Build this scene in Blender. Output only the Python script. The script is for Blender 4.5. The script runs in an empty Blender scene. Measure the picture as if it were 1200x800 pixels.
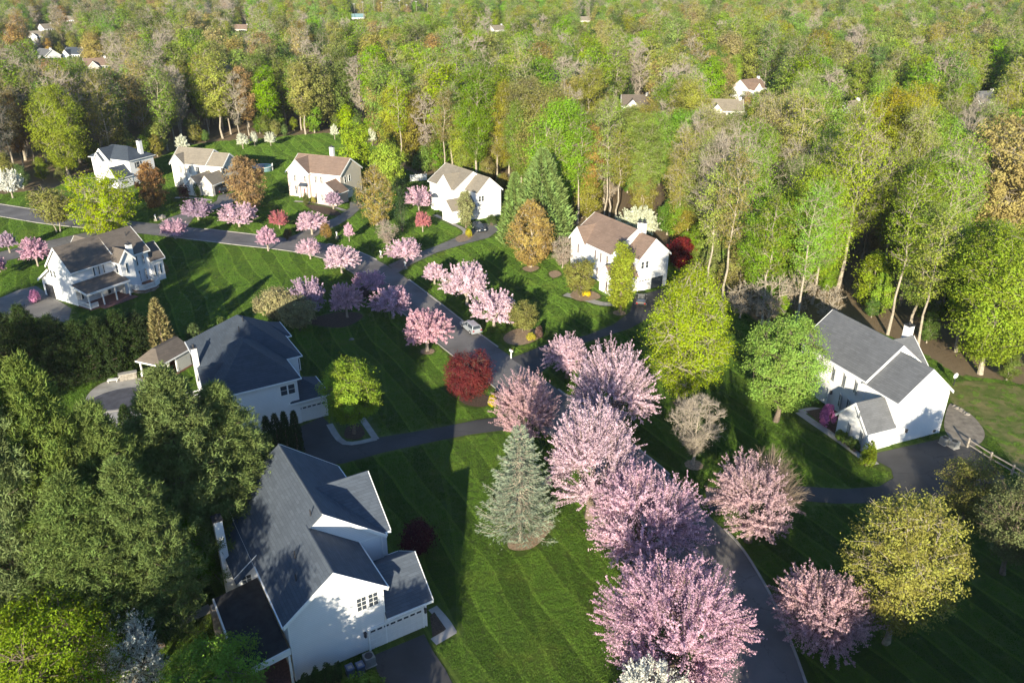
import bpy, math, random
import numpy as np
from mathutils import Vector
scene = bpy.context.scene
COL = scene.collection
R = math.radians
# ---------------------------------------------------------------- camera (a drone 52 m above the ground)
cam_d = bpy.data.cameras.new('camera')
cam = bpy.data.objects.new('camera', cam_d)
COL.objects.link(cam)
cam.location = (0, 0, 52.0)
cam.rotation_euler = (R(90 - 25.2), 0, 0)
cam_d.sensor_width = 36.0
cam_d.lens = 28.0
cam_d.clip_start = 0.5
cam_d.clip_end = 6000
scene.camera = cam
# ---------------------------------------------------------------- daylight: low sun behind the camera
SUN_EL, SHADOW_AZ = 15.0, 9.5          # shadows run away from the camera, a little to the right
world = bpy.data.worlds.new('World')
scene.world = world
world.use_nodes = True
wn = world.node_tree.nodes
bg = wn['Background']
sky = wn.new('ShaderNodeTexSky')
sky.sky_type = 'NISHITA'
sky.sun_disc = False
sky.sun_elevation = R(SUN_EL)
sky.sun_rotation = R(180 + SHADOW_AZ)
sky.altitude = 100
sky.air_density = 1.0
sky.dust_density = 0.4
sky.ozone_density = 4.5
world.node_tree.links.new(sky.outputs[0], bg.inputs[0])
bg.inputs[1].default_value = 0.105
sun_d = bpy.data.lights.new('sun', 'SUN')
sun_d.energy = 5.0
sun_d.angle = R(0.53)
sun_d.color = (1.0, 0.90, 0.70)
sun = bpy.data.objects.new('sun', sun_d)
COL.objects.link(sun)
sdir = Vector((math.sin(R(SHADOW_AZ)) * math.cos(R(SUN_EL)), math.cos(R(SHADOW_AZ)) * math.cos(R(SUN_EL)), -math.sin(R(SUN_EL))))
sun.rotation_euler = sdir.to_track_quat('-Z', 'Y').to_euler()
sun.location = (-40, -80, 120)
vs = scene.view_settings
vs.view_transform = 'Standard'
vs.look = 'None'
vs.gamma = 1.0
vs.exposure = 1.12
scene.render.engine = 'CYCLES'
cy = scene.cycles
cy.max_bounces = 5
cy.diffuse_bounces = 3
cy.glossy_bounces = 2
cy.transmission_bounces = 3
cy.transparent_max_bounces = 4
cy.use_adaptive_sampling = True
cy.adaptive_threshold = 0.012
cy.use_denoising = True
cy.denoiser = 'OPENIMAGEDENOISE'
cy.denoising_input_passes = 'RGB_ALBEDO_NORMAL'
cy.denoising_prefilter = 'ACCURATE'
cy.sample_clamp_indirect = 4.0
# ---------------------------------------------------------------- helpers
def tag(o, label=None, cat=None, group=None, kind=None):
    if label: o['label'] = label
    if cat: o['category'] = cat
    if group: o['group'] = group
    if kind: o['kind'] = kind
    return o
def empty(name, loc=(0, 0, 0), az=0.0, label=None, cat=None, group=None):
    o = bpy.data.objects.new(name, None)
    o.empty_display_size = 0.5
    o.location = loc if len(loc) == 3 else (loc[0], loc[1], 0.0)
    o.rotation_euler = (0, 0, R(az))
    COL.objects.link(o)
    return tag(o, label, cat, group)
def link(name, me, mat=None, parent=None, loc=None, rz=0.0, color=None):
    o = bpy.data.objects.new(name, me)
    COL.objects.link(o)
    if mat is not None and len(me.materials) == 0: me.materials.append(mat)
    if parent is not None: o.parent = parent
    if loc is not None: o.location = loc
    if rz: o.rotation_euler = (0, 0, rz)
    if color is not None: o.color = (color[0], color[1], color[2], 1.0)
    return o
class MB:
    """collects polygons, then links them as ONE mesh object"""
    def __init__(s): s.v = []; s.f = []
    def poly(s, pts):
        b = len(s.v); s.v += [tuple(p) for p in pts]; s.f.append(tuple(range(b, b + len(pts)))); return s
    def hexa(s, bot, top):
        b = len(s.v); n = len(bot); s.v += [tuple(p) for p in bot] + [tuple(p) for p in top]
        s.f.append(tuple(range(b + n - 1, b - 1, -1))); s.f.append(tuple(range(b + n, b + 2 * n)))
        for i in range(n):
            j = (i + 1) % n
            s.f.append((b + i, b + j, b + n + j, b + n + i))
        return s
    def box(s, x0, x1, y0, y1, z0, z1):
        return s.hexa([(x0, y0, z0), (x1, y0, z0), (x1, y1, z0), (x0, y1, z0)], [(x0, y0, z1), (x1, y0, z1), (x1, y1, z1), (x0, y1, z1)])
    def prism(s, pts, z0, z1):
        return s.hexa([(p[0], p[1], z0) for p in pts], [(p[0], p[1], z1) for p in pts])
    def cyl(s, c, r0, r1, z0, z1, n=10):
        a = [(math.cos(2 * math.pi * i / n), math.sin(2 * math.pi * i / n)) for i in range(n)]
        return s.hexa([(c[0] + r0 * u, c[1] + r0 * w, z0) for u, w in a], [(c[0] + r1 * u, c[1] + r1 * w, z1) for u, w in a])
    def bar(s, p, q, w, h=None):
        h = h or w
        p, q = Vector(p), Vector(q); d = (q - p).normalized()
        a = d.cross(Vector((0, 0, 1)))
        if a.length < 1e-3: a = Vector((1, 0, 0))
        a.normalize(); b = d.cross(a).normalized()
        a *= w / 2; b *= h / 2
        return s.hexa([p - a - b, p + a - b, p + a + b, p - a + b], [q - a - b, q + a - b, q + a + b, q - a + b])
    def mesh(s, name):
        me = bpy.data.meshes.new(name); me.from_pydata(s.v, [], s.f); me.update(); return me
    def build(s, name, mat, parent=None, loc=None, rz=0.0, color=None):
        return link(name, s.mesh(name), mat, parent, loc, rz, color)
def quads_mesh(name, Q, tint=None, mats=(), midx=None):
    """Q: one (N,k,3) array of loose faces, or a list of such arrays"""
    Q = Q if isinstance(Q, list) else [Q]
    co = np.concatenate([q.reshape(-1, 3) for q in Q]).astype(np.float32); tot = np.concatenate([np.full(len(q), q.shape[1], np.int32) for q in Q])
    me = bpy.data.meshes.new(name); me.vertices.add(len(co)); me.loops.add(len(co)); me.polygons.add(len(tot))
    me.vertices.foreach_set('co', co.ravel())
    me.loops.foreach_set('vertex_index', np.arange(len(co), dtype=np.int32))
    me.polygons.foreach_set('loop_start', (np.cumsum(tot) - tot).astype(np.int32))
    me.polygons.foreach_set('loop_total', tot)
    if midx is not None: me.polygons.foreach_set('material_index', np.asarray(midx, dtype=np.int32))
    if tint is not None:
        a = me.attributes.new('tint', 'FLOAT', 'FACE'); a.data.foreach_set('value', np.asarray(tint, dtype=np.float32))
    for m in mats: me.materials.append(m)
    me.update(); return me
# ---------------------------------------------------------------- materials (all procedural)
class NT:
    def __init__(s, name):
        s.m = bpy.data.materials.new(name); s.m.use_nodes = True
        s.t = s.m.node_tree; s.n = s.t.nodes; s.bsdf = s.n['Principled BSDF']
        s.bsdf.inputs['Specular IOR Level'].default_value = 0.25
    def new(s, t, **kw):
        x = s.n.new(t)
        for k, v in kw.items(): setattr(x, k, v)
        return x
    def ln(s, a, b): s.t.links.new(a, b)
    def coord(s, space='Object', scale=(1, 1, 1), rz=0.0):
        tc = s.new('ShaderNodeNewGeometry') if space == 'Position' else s.new('ShaderNodeTexCoord'); mp = s.new('ShaderNodeMapping')
        mp.inputs['Scale'].default_value = scale; mp.inputs['Rotation'].default_value = (0, 0, rz)
        s.ln(tc.outputs[space], mp.inputs[0]); return mp.outputs[0]
    def noise(s, vec, sc, detail=4.0, rough=0.55):
        x = s.new('ShaderNodeTexNoise'); x.inputs['Scale'].default_value = sc; x.inputs['Detail'].default_value = detail; x.inputs['Roughness'].default_value = rough
        s.ln(vec, x.inputs['Vector']); return x.outputs['Fac']
    def ramp(s, fac, stops):
        x = s.new('ShaderNodeValToRGB'); e = x.color_ramp.elements
        while len(e) < len(stops): e.new(0.5)
        for el, (p, c) in zip(e, stops): el.position = p; el.color = (c[0], c[1], c[2], 1)
        s.ln(fac, x.inputs[0]); return x.outputs[0]
    def mix(s, fac, a, b, mode='MIX'):
        x = s.new('ShaderNodeMix', data_type='RGBA', blend_type=mode)
        for sock, v in ((x.inputs[0], fac), (x.inputs[6], a), (x.inputs[7], b)):
            if hasattr(v, 'links'): s.ln(v, sock)
            elif isinstance(v, (int, float)): sock.default_value = v
            else: sock.default_value = (v[0], v[1], v[2], 1)
        return x.outputs[2]
    def math(s, op, a, b=0.0, c=0.0):
        x = s.new('ShaderNodeMath', operation=op)
        for sock, v in zip(x.inputs, (a, b, c)):
            if hasattr(v, 'links'): s.ln(v, sock)
            else: sock.default_value = v
        return x.outputs[0]
    def bump(s, h, strength=0.3, dist=0.02):
        x = s.new('ShaderNodeBump'); x.inputs['Strength'].default_value = strength; x.inputs['Distance'].default_value = dist
        s.ln(h, x.inputs['Height']); s.ln(x.outputs[0], s.bsdf.inputs['Normal'])
    def out(s, color, rough=0.8):
        b = s.bsdf.inputs['Base Color']
        if hasattr(color, 'links'): s.ln(color, b)
        else: b.default_value = (color[0], color[1], color[2], 1)
        s.bsdf.inputs['Roughness'].default_value = rough
        return s.m
def plain(name, c, rough=0.6, var=0.15, sc=3.0, metallic=0.0):
    t = NT(name); f = t.noise(t.coord(), sc)
    col = t.ramp(f, [(0.3, [x * (1 - var) for x in c]), (0.7, [min(1, x * (1 + var)) for x in c])])
    t.bsdf.inputs['Metallic'].default_value = metallic
    return t.out(col, rough)
def siding(name, c, period=0.19):
    t = NT(name); v = t.coord()
    sep = t.new('ShaderNodeSeparateXYZ'); t.ln(v, sep.inputs[0])
    fr = t.math('FRACT', t.math('DIVIDE', sep.outputs[2], period))
    f = t.noise(v, 0.7, 5)
    col = t.ramp(f, [(0.3, [x * 0.93 for x in c]), (0.7, c)])
    col = t.mix(t.math('LESS_THAN', fr, 0.1), col, [x * 0.76 for x in c])
    return t.out(col, 0.55)
def shingle(name, c, c2):
    t = NT(name); v = t.coord()
    br = t.new('ShaderNodeTexBrick'); br.inputs['Scale'].default_value = 1.0
    br.inputs['Brick Width'].default_value = 0.9; br.inputs['Row Height'].default_value = 0.28; br.inputs['Mortar Size'].default_value = 0.018
    br.inputs['Color1'].default_value = (*c, 1); br.inputs['Color2'].default_value = (*[x * 0.78 for x in c2], 1); br.inputs['Mortar'].default_value = (*[x * 0.42 for x in c], 1)
    sep = t.new('ShaderNodeSeparateXYZ'); t.ln(v, sep.inputs[0])
    cb = t.new('ShaderNodeCombineXYZ')
    t.ln(t.math('ADD', sep.outputs[0], sep.outputs[1]), cb.inputs[0]); t.ln(t.math('MULTIPLY', sep.outputs[2], 1.5), cb.inputs[1])
    t.ln(cb.outputs[0], br.inputs['Vector'])
    f = t.noise(v, 0.35, 4); g = t.noise(v, 14, 3); st = t.noise(t.coord('Object', (1.1, 1.1, 0.12)), 1.0, 5, 0.65)
    col = t.mix(t.math('MULTIPLY', f, 0.55), br.outputs['Color'], [x * 1.35 for x in c])
    col = t.mix(t.math('MULTIPLY', g, 0.5), col, [x * 0.6 for x in c])
    col = t.mix(t.math('MULTIPLY', t.math('GREATER_THAN', st, 0.55), 0.22), col, [x * 0.55 for x in c])
    t.bump(g, 0.35, 0.02)
    return t.out(col, 0.85)
def leaf_material(name, trans=0.25, rough=0.65, fixed=None, inst=False):
    t = NT(name); t.bsdf.inputs['Specular IOR Level'].default_value = 0.1
    oi = t.new('ShaderNodeObjectInfo'); at = t.new('ShaderNodeAttribute', attribute_name='tint')
    hs = t.new('ShaderNodeHueSaturation')
    if inst:
        ia = t.new('ShaderNodeAttribute', attribute_name='tone'); ia.attribute_type = 'INSTANCER'; t.ln(ia.outputs['Color'], hs.inputs['Color'])
    elif fixed: hs.inputs['Color'].default_value = (*fixed, 1)
    else: t.ln(oi.outputs['Color'], hs.inputs['Color'])
    t.ln(t.math('ADD', t.math('MULTIPLY', at.outputs['Fac'], 0.035), 0.4825), hs.inputs['Hue'])
    t.ln(t.math('ADD', t.math('MULTIPLY', at.outputs['Fac'], 0.75), 0.62), hs.inputs['Value'])
    t.ln(t.math('ADD', t.math('MULTIPLY', oi.outputs['Random'], 0.25), 0.85), hs.inputs['Saturation'])
    t.ln(hs.outputs[0], t.bsdf.inputs['Base Color']); t.bsdf.inputs['Roughness'].default_value = rough
    tr = t.new('ShaderNodeBsdfTranslucent'); t.ln(hs.outputs[0], tr.inputs[0])
    mx = t.new('ShaderNodeMixShader'); mx.inputs[0].default_value = trans
    t.ln(t.bsdf.outputs[0], mx.inputs[1]); t.ln(tr.outputs[0], mx.inputs[2])
    t.ln(mx.outputs[0], t.n['Material Output'].inputs[0])
    return t.m
M = {}
M['leaf'] = leaf_material('leaf')
M['blossom'] = leaf_material('blossom', 0.3, 0.7)
M['needle'] = leaf_material('needle', 0.12)
M['bark'] = plain('bark', (0.16, 0.125, 0.095), 0.9, 0.35, 5)
M['bark_pale'] = plain('bark_pale', (0.34, 0.295, 0.23), 0.9, 0.35, 3)
M['bark_grey'] = plain('bark_grey', (0.33, 0.285, 0.23), 0.9, 0.3, 4)
M['siding_white'] = siding('siding_white', (0.80, 0.80, 0.80))
M['siding_cream'] = siding('siding_cream', (0.78, 0.74, 0.66))
M['siding_beige'] = siding('siding_beige', (0.55, 0.50, 0.43))
M['brick_pink'] = siding('brick_pink', (0.64, 0.52, 0.475), 0.25)
M['board'] = siding('board', (0.62, 0.62, 0.58), 50)
M['trim'] = plain('trim', (0.82, 0.82, 0.80), 0.5, 0.04)
M['roof_slate'] = shingle('roof_slate', (0.088, 0.107, 0.136), (0.072, 0.088, 0.113))
M['roof_grey'] = shingle('roof_grey', (0.15, 0.155, 0.165), (0.13, 0.135, 0.145))
M['roof_tan'] = shingle('roof_tan', (0.27, 0.235, 0.185), (0.24, 0.21, 0.165))
M['roof_brown'] = shingle('roof_brown', (0.25, 0.175, 0.135), (0.22, 0.155, 0.12))
M['roof_taupe'] = shingle('roof_taupe', (0.155, 0.13, 0.11), (0.135, 0.115, 0.098))
M['roof_dark'] = shingle('roof_dark', (0.062, 0.078, 0.102), (0.053, 0.066, 0.086))
M['roof_membrane'] = plain('roof_membrane', (0.035, 0.036, 0.04), 0.7, 0.3, 1.5)
M['dark_metal'] = plain('dark_metal', (0.04, 0.04, 0.045), 0.45, 0.2)
M['shutter_grey'] = plain('shutter_grey', (0.27, 0.29, 0.30), 0.6, 0.05)
M['shutter_maroon'] = plain('shutter_maroon', (0.10, 0.035, 0.04), 0.6, 0.1)
M['shutter_dark'] = plain('shutter_dark', (0.06, 0.07, 0.08), 0.6, 0.1)
M['door_red'] = plain('door_red', (0.16, 0.03, 0.03), 0.5, 0.1)
M['door_white'] = plain('door_white', (0.70, 0.69, 0.67), 0.5, 0.04)
M['deck_wood'] = plain('deck_wood', (0.19, 0.095, 0.065), 0.7, 0.25, 4)
M['brick_red'] = plain('brick_red', (0.20, 0.10, 0.09), 0.8, 0.3, 6)
M['stone'] = plain('stone', (0.25, 0.225, 0.195), 0.85, 0.4, 2.5)
M['concrete'] = plain('concrete', (0.36, 0.34, 0.31), 0.85, 0.18, 0.8)
M['paving'] = plain('paving', (0.25, 0.215, 0.175), 0.9, 0.3, 1.2)
M['mulch'] = plain('mulch', (0.085, 0.058, 0.042), 0.95, 0.4, 6)
M['mulch_tan'] = plain('mulch_tan', (0.30, 0.215, 0.14), 0.95, 0.35, 5)
M['white_paint'] = plain('white_paint', (0.8, 0.8, 0.78), 0.5, 0.05)
M['tyre'] = plain('tyre', (0.02, 0.02, 0.02), 0.8, 0.2)
M['rim'] = plain('rim', (0.5, 0.5, 0.52), 0.35, 0.1, metallic=0.6)
M['lamp_red'] = plain('lamp_red', (0.3, 0.02, 0.02), 0.3, 0.1)
M['lamp_clear'] = plain('lamp_clear', (0.7, 0.7, 0.7), 0.2, 0.1)
M['pool_water'] = plain('pool_water', (0.06, 0.26, 0.38), 0.1, 0.2, 2)
M['pool_cover'] = plain('pool_cover', (0.09, 0.09, 0.105), 0.7, 0.25, 1)
M['bin_blue'] = plain('bin_blue', (0.07, 0.10, 0.17), 0.5, 0.15)
M['ac_grey'] = plain('ac_grey', (0.22, 0.225, 0.22), 0.6, 0.1)
M['teal'] = plain('teal', (0.16, 0.27, 0.29), 0.6, 0.1)
M['wood_rail'] = plain('wood_rail', (0.30, 0.265, 0.225), 0.85, 0.2)
def glass():
    t = NT('window_glass'); t.bsdf.inputs['Specular IOR Level'].default_value = 0.6
    return t.out((0.045, 0.055, 0.07), 0.08)
M['glass'] = glass()
def paint(name, c):
    t = NT(name); t.bsdf.inputs['Coat Weight'].default_value = 0.6; t.bsdf.inputs['Metallic'].default_value = 0.3
    return t.out(c, 0.35)
M['paint_silver'] = paint('paint_silver', (0.42, 0.45, 0.48))
M['paint_black'] = paint('paint_black', (0.02, 0.022, 0.026))
M['paint_navy'] = paint('paint_navy', (0.025, 0.035, 0.055))
M['paint_grey'] = paint('paint_grey', (0.16, 0.165, 0.17))
def asphalt(name, c):
    t = NT(name); v = t.coord()
    f = t.noise(v, 0.22, 5); g = t.noise(v, 18, 3); h = t.noise(v, 1.3, 6, 0.7)
    col = t.ramp(f, [(0.32, [x * 0.70 for x in c]), (0.68, [x * 1.32 for x in c])])
    col = t.mix(t.math('MULTIPLY', g, 0.35), col, [x * 1.7 for x in c])
    vo = t.new('ShaderNodeTexVoronoi', feature='DISTANCE_TO_EDGE'); vo.inputs['Scale'].default_value = 0.16
    wv = t.new('ShaderNodeVectorMath', operation='ADD'); t.ln(v, wv.inputs[0])
    cb = t.new('ShaderNodeCombineXYZ'); t.ln(t.math('MULTIPLY', h, 2.5), cb.inputs[0]); t.ln(cb.outputs[0], wv.inputs[1]); t.ln(wv.outputs[0], vo.inputs['Vector'])
    col = t.mix(t.math('MULTIPLY', t.math('LESS_THAN', vo.outputs['Distance'], 0.006), 0.55), col, [x * 0.5 for x in c])
    t.bump(g, 0.25, 0.02)
    return t.out(col, 0.85)
M['road'] = asphalt('road_asphalt', (0.150, 0.140, 0.134))
M['drive'] = asphalt('drive_asphalt', (0.058, 0.057, 0.058))
M['drive_grey'] = asphalt('drive_grey', (0.155, 0.147, 0.138))
def grass(name, c, c2, stripes=True, dry=None, blades=False):
    t = NT(name); v = t.coord('Position')
    f = t.noise(v, 0.06, 5); g = t.noise(v, 1.1, 5, 0.7); h = t.noise(v, 11, 4, 0.7)
    col = t.ramp(f, [(0.34, c), (0.66, c2)])
    if stripes:
        dn = t.noise(v, 0.035, 2)
        for ang, per, amt, thin in ((R(-28), 2.6, 0.40, 0.46), (R(-9), 3.4, 0.16, 0.18), (R(64), 2.9, 0.08, 0.05)):
            sp = t.new('ShaderNodeSeparateXYZ'); t.ln(t.coord('Position', rz=ang), sp.inputs[0])
            q = t.math('DIVIDE', t.math('ADD', sp.outputs[0], t.math('MULTIPLY', dn, 6.0)), per)
            fr = t.math('FRACT', q); band = t.math('GREATER_THAN', t.math('FRACT', t.math('MULTIPLY', q, 0.5)), 0.5)
            col = t.mix(t.math('MULTIPLY', band, amt), col, [x * 0.3 for x in c])
            line = t.math('LESS_THAN', fr, 0.13)
            col = t.mix(t.math('MULTIPLY', line, thin), col, [c2[0] * 1.75, c2[1] * 1.6, c2[2] * 1.8])
    col = t.mix(t.math('MULTIPLY', g, 0.3), col, [x * 0.6 for x in c])
    col = t.mix(t.math('MULTIPLY', t.math('GREATER_THAN', h, 0.6), 0.15), col, [c2[0] * 1.5, c2[1] * 1.3, c2[2] * 1.2])
    pt = t.ramp(t.noise(v, 0.16, 6, 0.7), [(0.52, (0, 0, 0)), (0.68, (1, 1, 1))]); col = t.mix(t.math('MULTIPLY', pt, 0.38), col, [c2[0] * 1.45, c2[1] * 1.0, c2[2] * 1.3])
    if dry:
        d = t.ramp(t.noise(v, 0.28, 6, 0.65), [(0.40, (0, 0, 0)), (0.60, (1, 1, 1))])
        col = t.mix(t.math('MULTIPLY', d, 0.8), col, dry)
    if not blades: t.bump(t.math('ADD', h, t.math('MULTIPLY', g, 1.5)), 1.0, 0.14)
    return t.out(col, 0.75)
GC1, GC2 = (0.092, 0.188, 0.018), (0.122, 0.228, 0.024)
M['grass'] = grass('lawn_grass', (0.075, 0.125, 0.014), (0.095, 0.15, 0.018))
M['blades'] = grass('grass_blades', GC1, GC2, True, None, True)
M['dry_grass'] = grass('dry_grass', (0.085, 0.135, 0.025), (0.13, 0.17, 0.035), False, (0.27, 0.22, 0.10))
def litter():
    t = NT('forest_floor'); v = t.coord()
    f = t.noise(v, 0.05, 6); g = t.noise(v, 1.6, 6, 0.7); h = t.noise(v, 9, 3)
    col = t.ramp(f, [(0.35, (0.19, 0.14, 0.085)), (0.5, (0.26, 0.19, 0.115)), (0.68, (0.13, 0.15, 0.05))])
    col = t.mix(t.math('MULTIPLY', g, 0.7), col, (0.11, 0.08, 0.05))
    col = t.mix(t.math('MULTIPLY', h, 0.4), col, (0.26, 0.19, 0.11))
    t.bump(t.math('ADD', g, h), 0.9, 0.15)
    return t.out(col, 0.95)
M['litter'] = litter()
# ---------------------------------------------------------------- the ground, lawns, roads and drives
def smooth(pts, n=6, closed=False):
    P_ = [Vector((p[0], p[1])) for p in pts]; out = []; N = len(P_)
    rng_ = range(N) if closed else range(N - 1)
    for i in rng_:
        if closed: p0, p1, p2, p3 = P_[i - 1], P_[i], P_[(i + 1) % N], P_[(i + 2) % N]
        else: p0, p1, p2, p3 = P_[max(i - 1, 0)], P_[i], P_[i + 1], P_[min(i + 2, N - 1)]
        for k in range(n):
            t = k / n
            out.append(0.5 * ((2 * p1) + (p2 - p0) * t + (2 * p0 - 5 * p1 + 4 * p2 - p3) * t * t + (3 * p1 - p0 - 3 * p2 + p3) * t ** 3))
    if not closed: out.append(P_[-1])
    return out
def offset(line, d):
    out = []
    for i, p in enumerate(line):
        a = line[max(i - 1, 0)]; b = line[min(i + 1, len(line) - 1)]
        t = (b - a).normalized(); out.append(p + Vector((-t.y, t.x)) * d)
    return out
HARD = []
def sheet(name, pts, z, mat, parent=None, kind='structure'):
    if name not in ('lawn', 'dry_grass'): HARD.append([(p[0], p[1]) for p in pts])
    mb = MB(); mb.poly([(p[0], p[1], z) for p in pts]); o = mb.build(name, mat, parent)
    if parent is None: tag(o, kind=kind)
    return o
def ribbon(name, a, b, z, mat):
    HARD.append([(p.x, p.y) for p in a] + [(p.x, p.y) for p in reversed(b)])
    mb = MB()
    for i in range(len(a) - 1): mb.poly([(a[i].x, a[i].y, z), (b[i].x, b[i].y, z), (b[i + 1].x, b[i + 1].y, z), (a[i + 1].x, a[i + 1].y, z)])
    return tag(mb.build(name, mat), kind='structure')
def slab(name, pts, z0, z1, mat):
    mb = MB(); mb.prism(pts, z0, z1); return tag(mb.build(name, mat), kind='structure')
mb = MB()
mb.poly([(5000 * math.cos(i * math.pi / 32), 5000 * math.sin(i * math.pi / 32), 0) for i in range(64)])
tag(mb.build('ground', M['litter']), kind='structure')
# the open, mown land between the woods
OPEN = [(-82, -30), (95, -30), (110, 60)] + [(67.16, 74.45), (75.64, 91.94), (68.72, 97.7), (62.62, 99.24)] + [(60.21, 110.51), (54.86, 116.95), (44.0, 113.01), (39.96, 117.63), (36.74, 127.07), (33.48, 131.05), (33.41, 147.78), (27.68, 172.38), (19.09, 172.38), (10.29, 168.53), (7.64, 172.38), (0.0, 197.44), (-8.87, 204.3), (-18.76, 217.37), (-24.43, 215.41), (-31.79, 227.66), (-43.57, 256.33), (-55.42, 276.28), (-64.83, 279.37), (-85.34, 268.84), (-96.7, 264.55), (-105.66, 256.33), (-105.98, 238.86), (-114.42, 232.02), (-117.27, 217.37), (-118.89, 202.54), (-129.13, 197.44), (-142.06, 194.17)] + [(-150, 150), (-120, 100), (-90, 40)]
sheet('lawn', OPEN, 0.012, M['grass'])
DRY = smooth([(60.89, 97.2), (67.57, 96.71), (72.26, 91.94), (64.51, 77.87), (59.5, 75.29), (57.86, 77.0), (58.82, 83.07), (58.67, 87.97), (58.03, 91.94)], 4, True)
sheet('dry_grass', DRY, 0.022, M['dry_grass'])
RE = smooth([(22.2, 30.0), (23.0, 40.0), (23.5, 47.0), (23.62, 53.6), (23.28, 58.3), (22.34, 63.45), (20.2, 68.6), (16.9, 76.8), (11.2, 86.5), (3.2, 100.2), (-0.4, 105.6), (-5.4, 113.6), (-12.3, 125.6), (-19.0, 137.0), (-24.2, 144.9), (-30.2, 152.0), (-35.5, 156.2), (-43.0, 160.1), (-54.0, 163.7), (-61.0, 166.1), (-71.6, 169.6), (-80, 172.3), (-90, 175.2), (-102, 178.8), (-114, 184.0), (-130, 191.0)], 5)
LE = offset(RE, 7.0)
ribbon('road', RE, LE, 0.032, M['road'])
B1 = smooth([(-78.0, 166.5), (-84.5, 163.5), (-91.5, 156.5), (-97.5, 149.0), (-106, 138), (-120, 124)], 5)
ribbon('road', B1, offset(B1, -6.6), 0.036, M['road'])
def drive(name, pts, mat='drive', z=0.044, closed_smooth=0):
    return sheet(name, smooth(pts, closed_smooth, True) if closed_smooth else pts, z, M[mat])
# drives, each from the road to its garage
drive('driveway', [(-23.81, 144.82), (-20.68, 150.32), (-16.54, 155.08), (-12.75, 160.69), (-8.9, 166.67), (-7.83, 172.38), (-3.44, 172.38), (-3.15, 166.67), (-5.06, 161.86), (-9.72, 157.85), (-15.09, 152.4), (-19.15, 145.8), (-21.45, 140.58)], 'drive_grey')
drive('driveway', [(-47.95, 160.69), (-45.9, 164.83), (-43.85, 170.44), (-40.52, 176.38), (-38.58, 184.9), (-39.56, 190.21), (-37.19, 190.99), (-35.86, 185.64), (-36.87, 177.75), (-38.44, 171.73), (-41.26, 165.44), (-42.54, 159.83)], 'drive_grey')
drive('driveway', [(-78.77, 171.73), (-78.69, 176.38), (-75.68, 181.98), (-73.06, 187.14), (-72.3, 190.99), (-73.76, 196.62), (-70.69, 199.12), (-67.85, 194.17), (-68.38, 187.9), (-70.57, 183.43), (-72.96, 177.75), (-71.66, 169.48)], 'drive_grey')
drive('driveway', [(-0.25, 104.62), (5.19, 109.29), (11.71, 112.69), (16.14, 116.61), (19.58, 121.84), (21.38, 128.64), (27.13, 132.7), (27.04, 127.07), (23.18, 120.41), (18.7, 115.28), (13.18, 111.43), (8.76, 108.39), (3.6, 99.24)], 'drive')
drive('driveway', [(21.12, 71.88), (25.52, 72.99), (32.08, 72.83), (36.62, 72.35), (40.58, 72.83), (42.88, 74.45), (43.39, 76.3), (42.38, 77.87), (42.95, 79.49), (53.4, 83.07), (55.51, 81.53), (55.3, 77.0), (55.45, 74.45), (51.48, 72.04), (46.27, 70.95), (40.26, 69.89), (34.72, 69.74), (30.34, 70.34), (25.79, 70.49), (20.86, 68.26)], 'drive')
drive('driveway', [(-0.22, 88.18), (-4.33, 87.12), (-8.01, 85.67), (-12.63, 84.06), (-17.15, 82.68), (-19.81, 81.34), (-22.94, 86.08), (-24.21, 87.97), (-26.44, 85.47), (-27.76, 81.53), (-24.99, 77.0), (-22.4, 76.82), (-19.55, 77.34), (-15.15, 79.67), (-8.8, 82.3), (-5.03, 83.66), (-0.85, 84.66)], 'drive')
drive('driveway', [(-11.61, 48.96), (-7.57, 51.31), (-6.67, 49.51), (-5.45, 47.53), (-3.64, 43.72), (-2.45, 38.64), (-7.96, 38.64), (-9.59, 43.72)], 'drive')
drive('driveway', [(-89.06, 127.07), (-87.64, 131.87), (-85.73, 133.96), (-80.39, 129.04), (-73.94, 123.3), (-71.66, 117.63), (-78.3, 119.7), (-83.89, 119.7)], 'drive_grey')
# kerbs, broken where the drives cross
GAPS = [((-22.73, 142.91), 5.0), ((-45.25, 160.69), 6.5), ((-75.04, 170.44), 6.5), ((1.72, 102.41), 6.0), ((20.99, 70.04), 4.5), ((-0.54, 86.49), 3.0), ((-80, 167), 9.0), ((-84.0, 174), 3.0)]
def kerb(line, d):
    a = line; b = offset(line, d); run = []
    def flush(run):
        if len(run) < 2: return
        mb = MB()
        for i in range(len(run) - 1):
            (p, q), (p2, q2) = run[i], run[i + 1]
            mb.hexa([(p.x, p.y, 0), (q.x, q.y, 0), (q2.x, q2.y, 0), (p2.x, p2.y, 0)], [(p.x, p.y, 0.12), (q.x, q.y, 0.12), (q2.x, q2.y, 0.12), (p2.x, p2.y, 0.12)])
        tag(mb.build('kerb', M['concrete']), kind='structure')
    for p, q in zip(a, b):
        if any((p.x - g[0][0]) ** 2 + (p.y - g[0][1]) ** 2 < g[1] ** 2 for g in GAPS): flush(run); run = []
        else: run.append((p, q))
    flush(run)
kerb(RE, -0.22); kerb(LE, 0.16)
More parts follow.
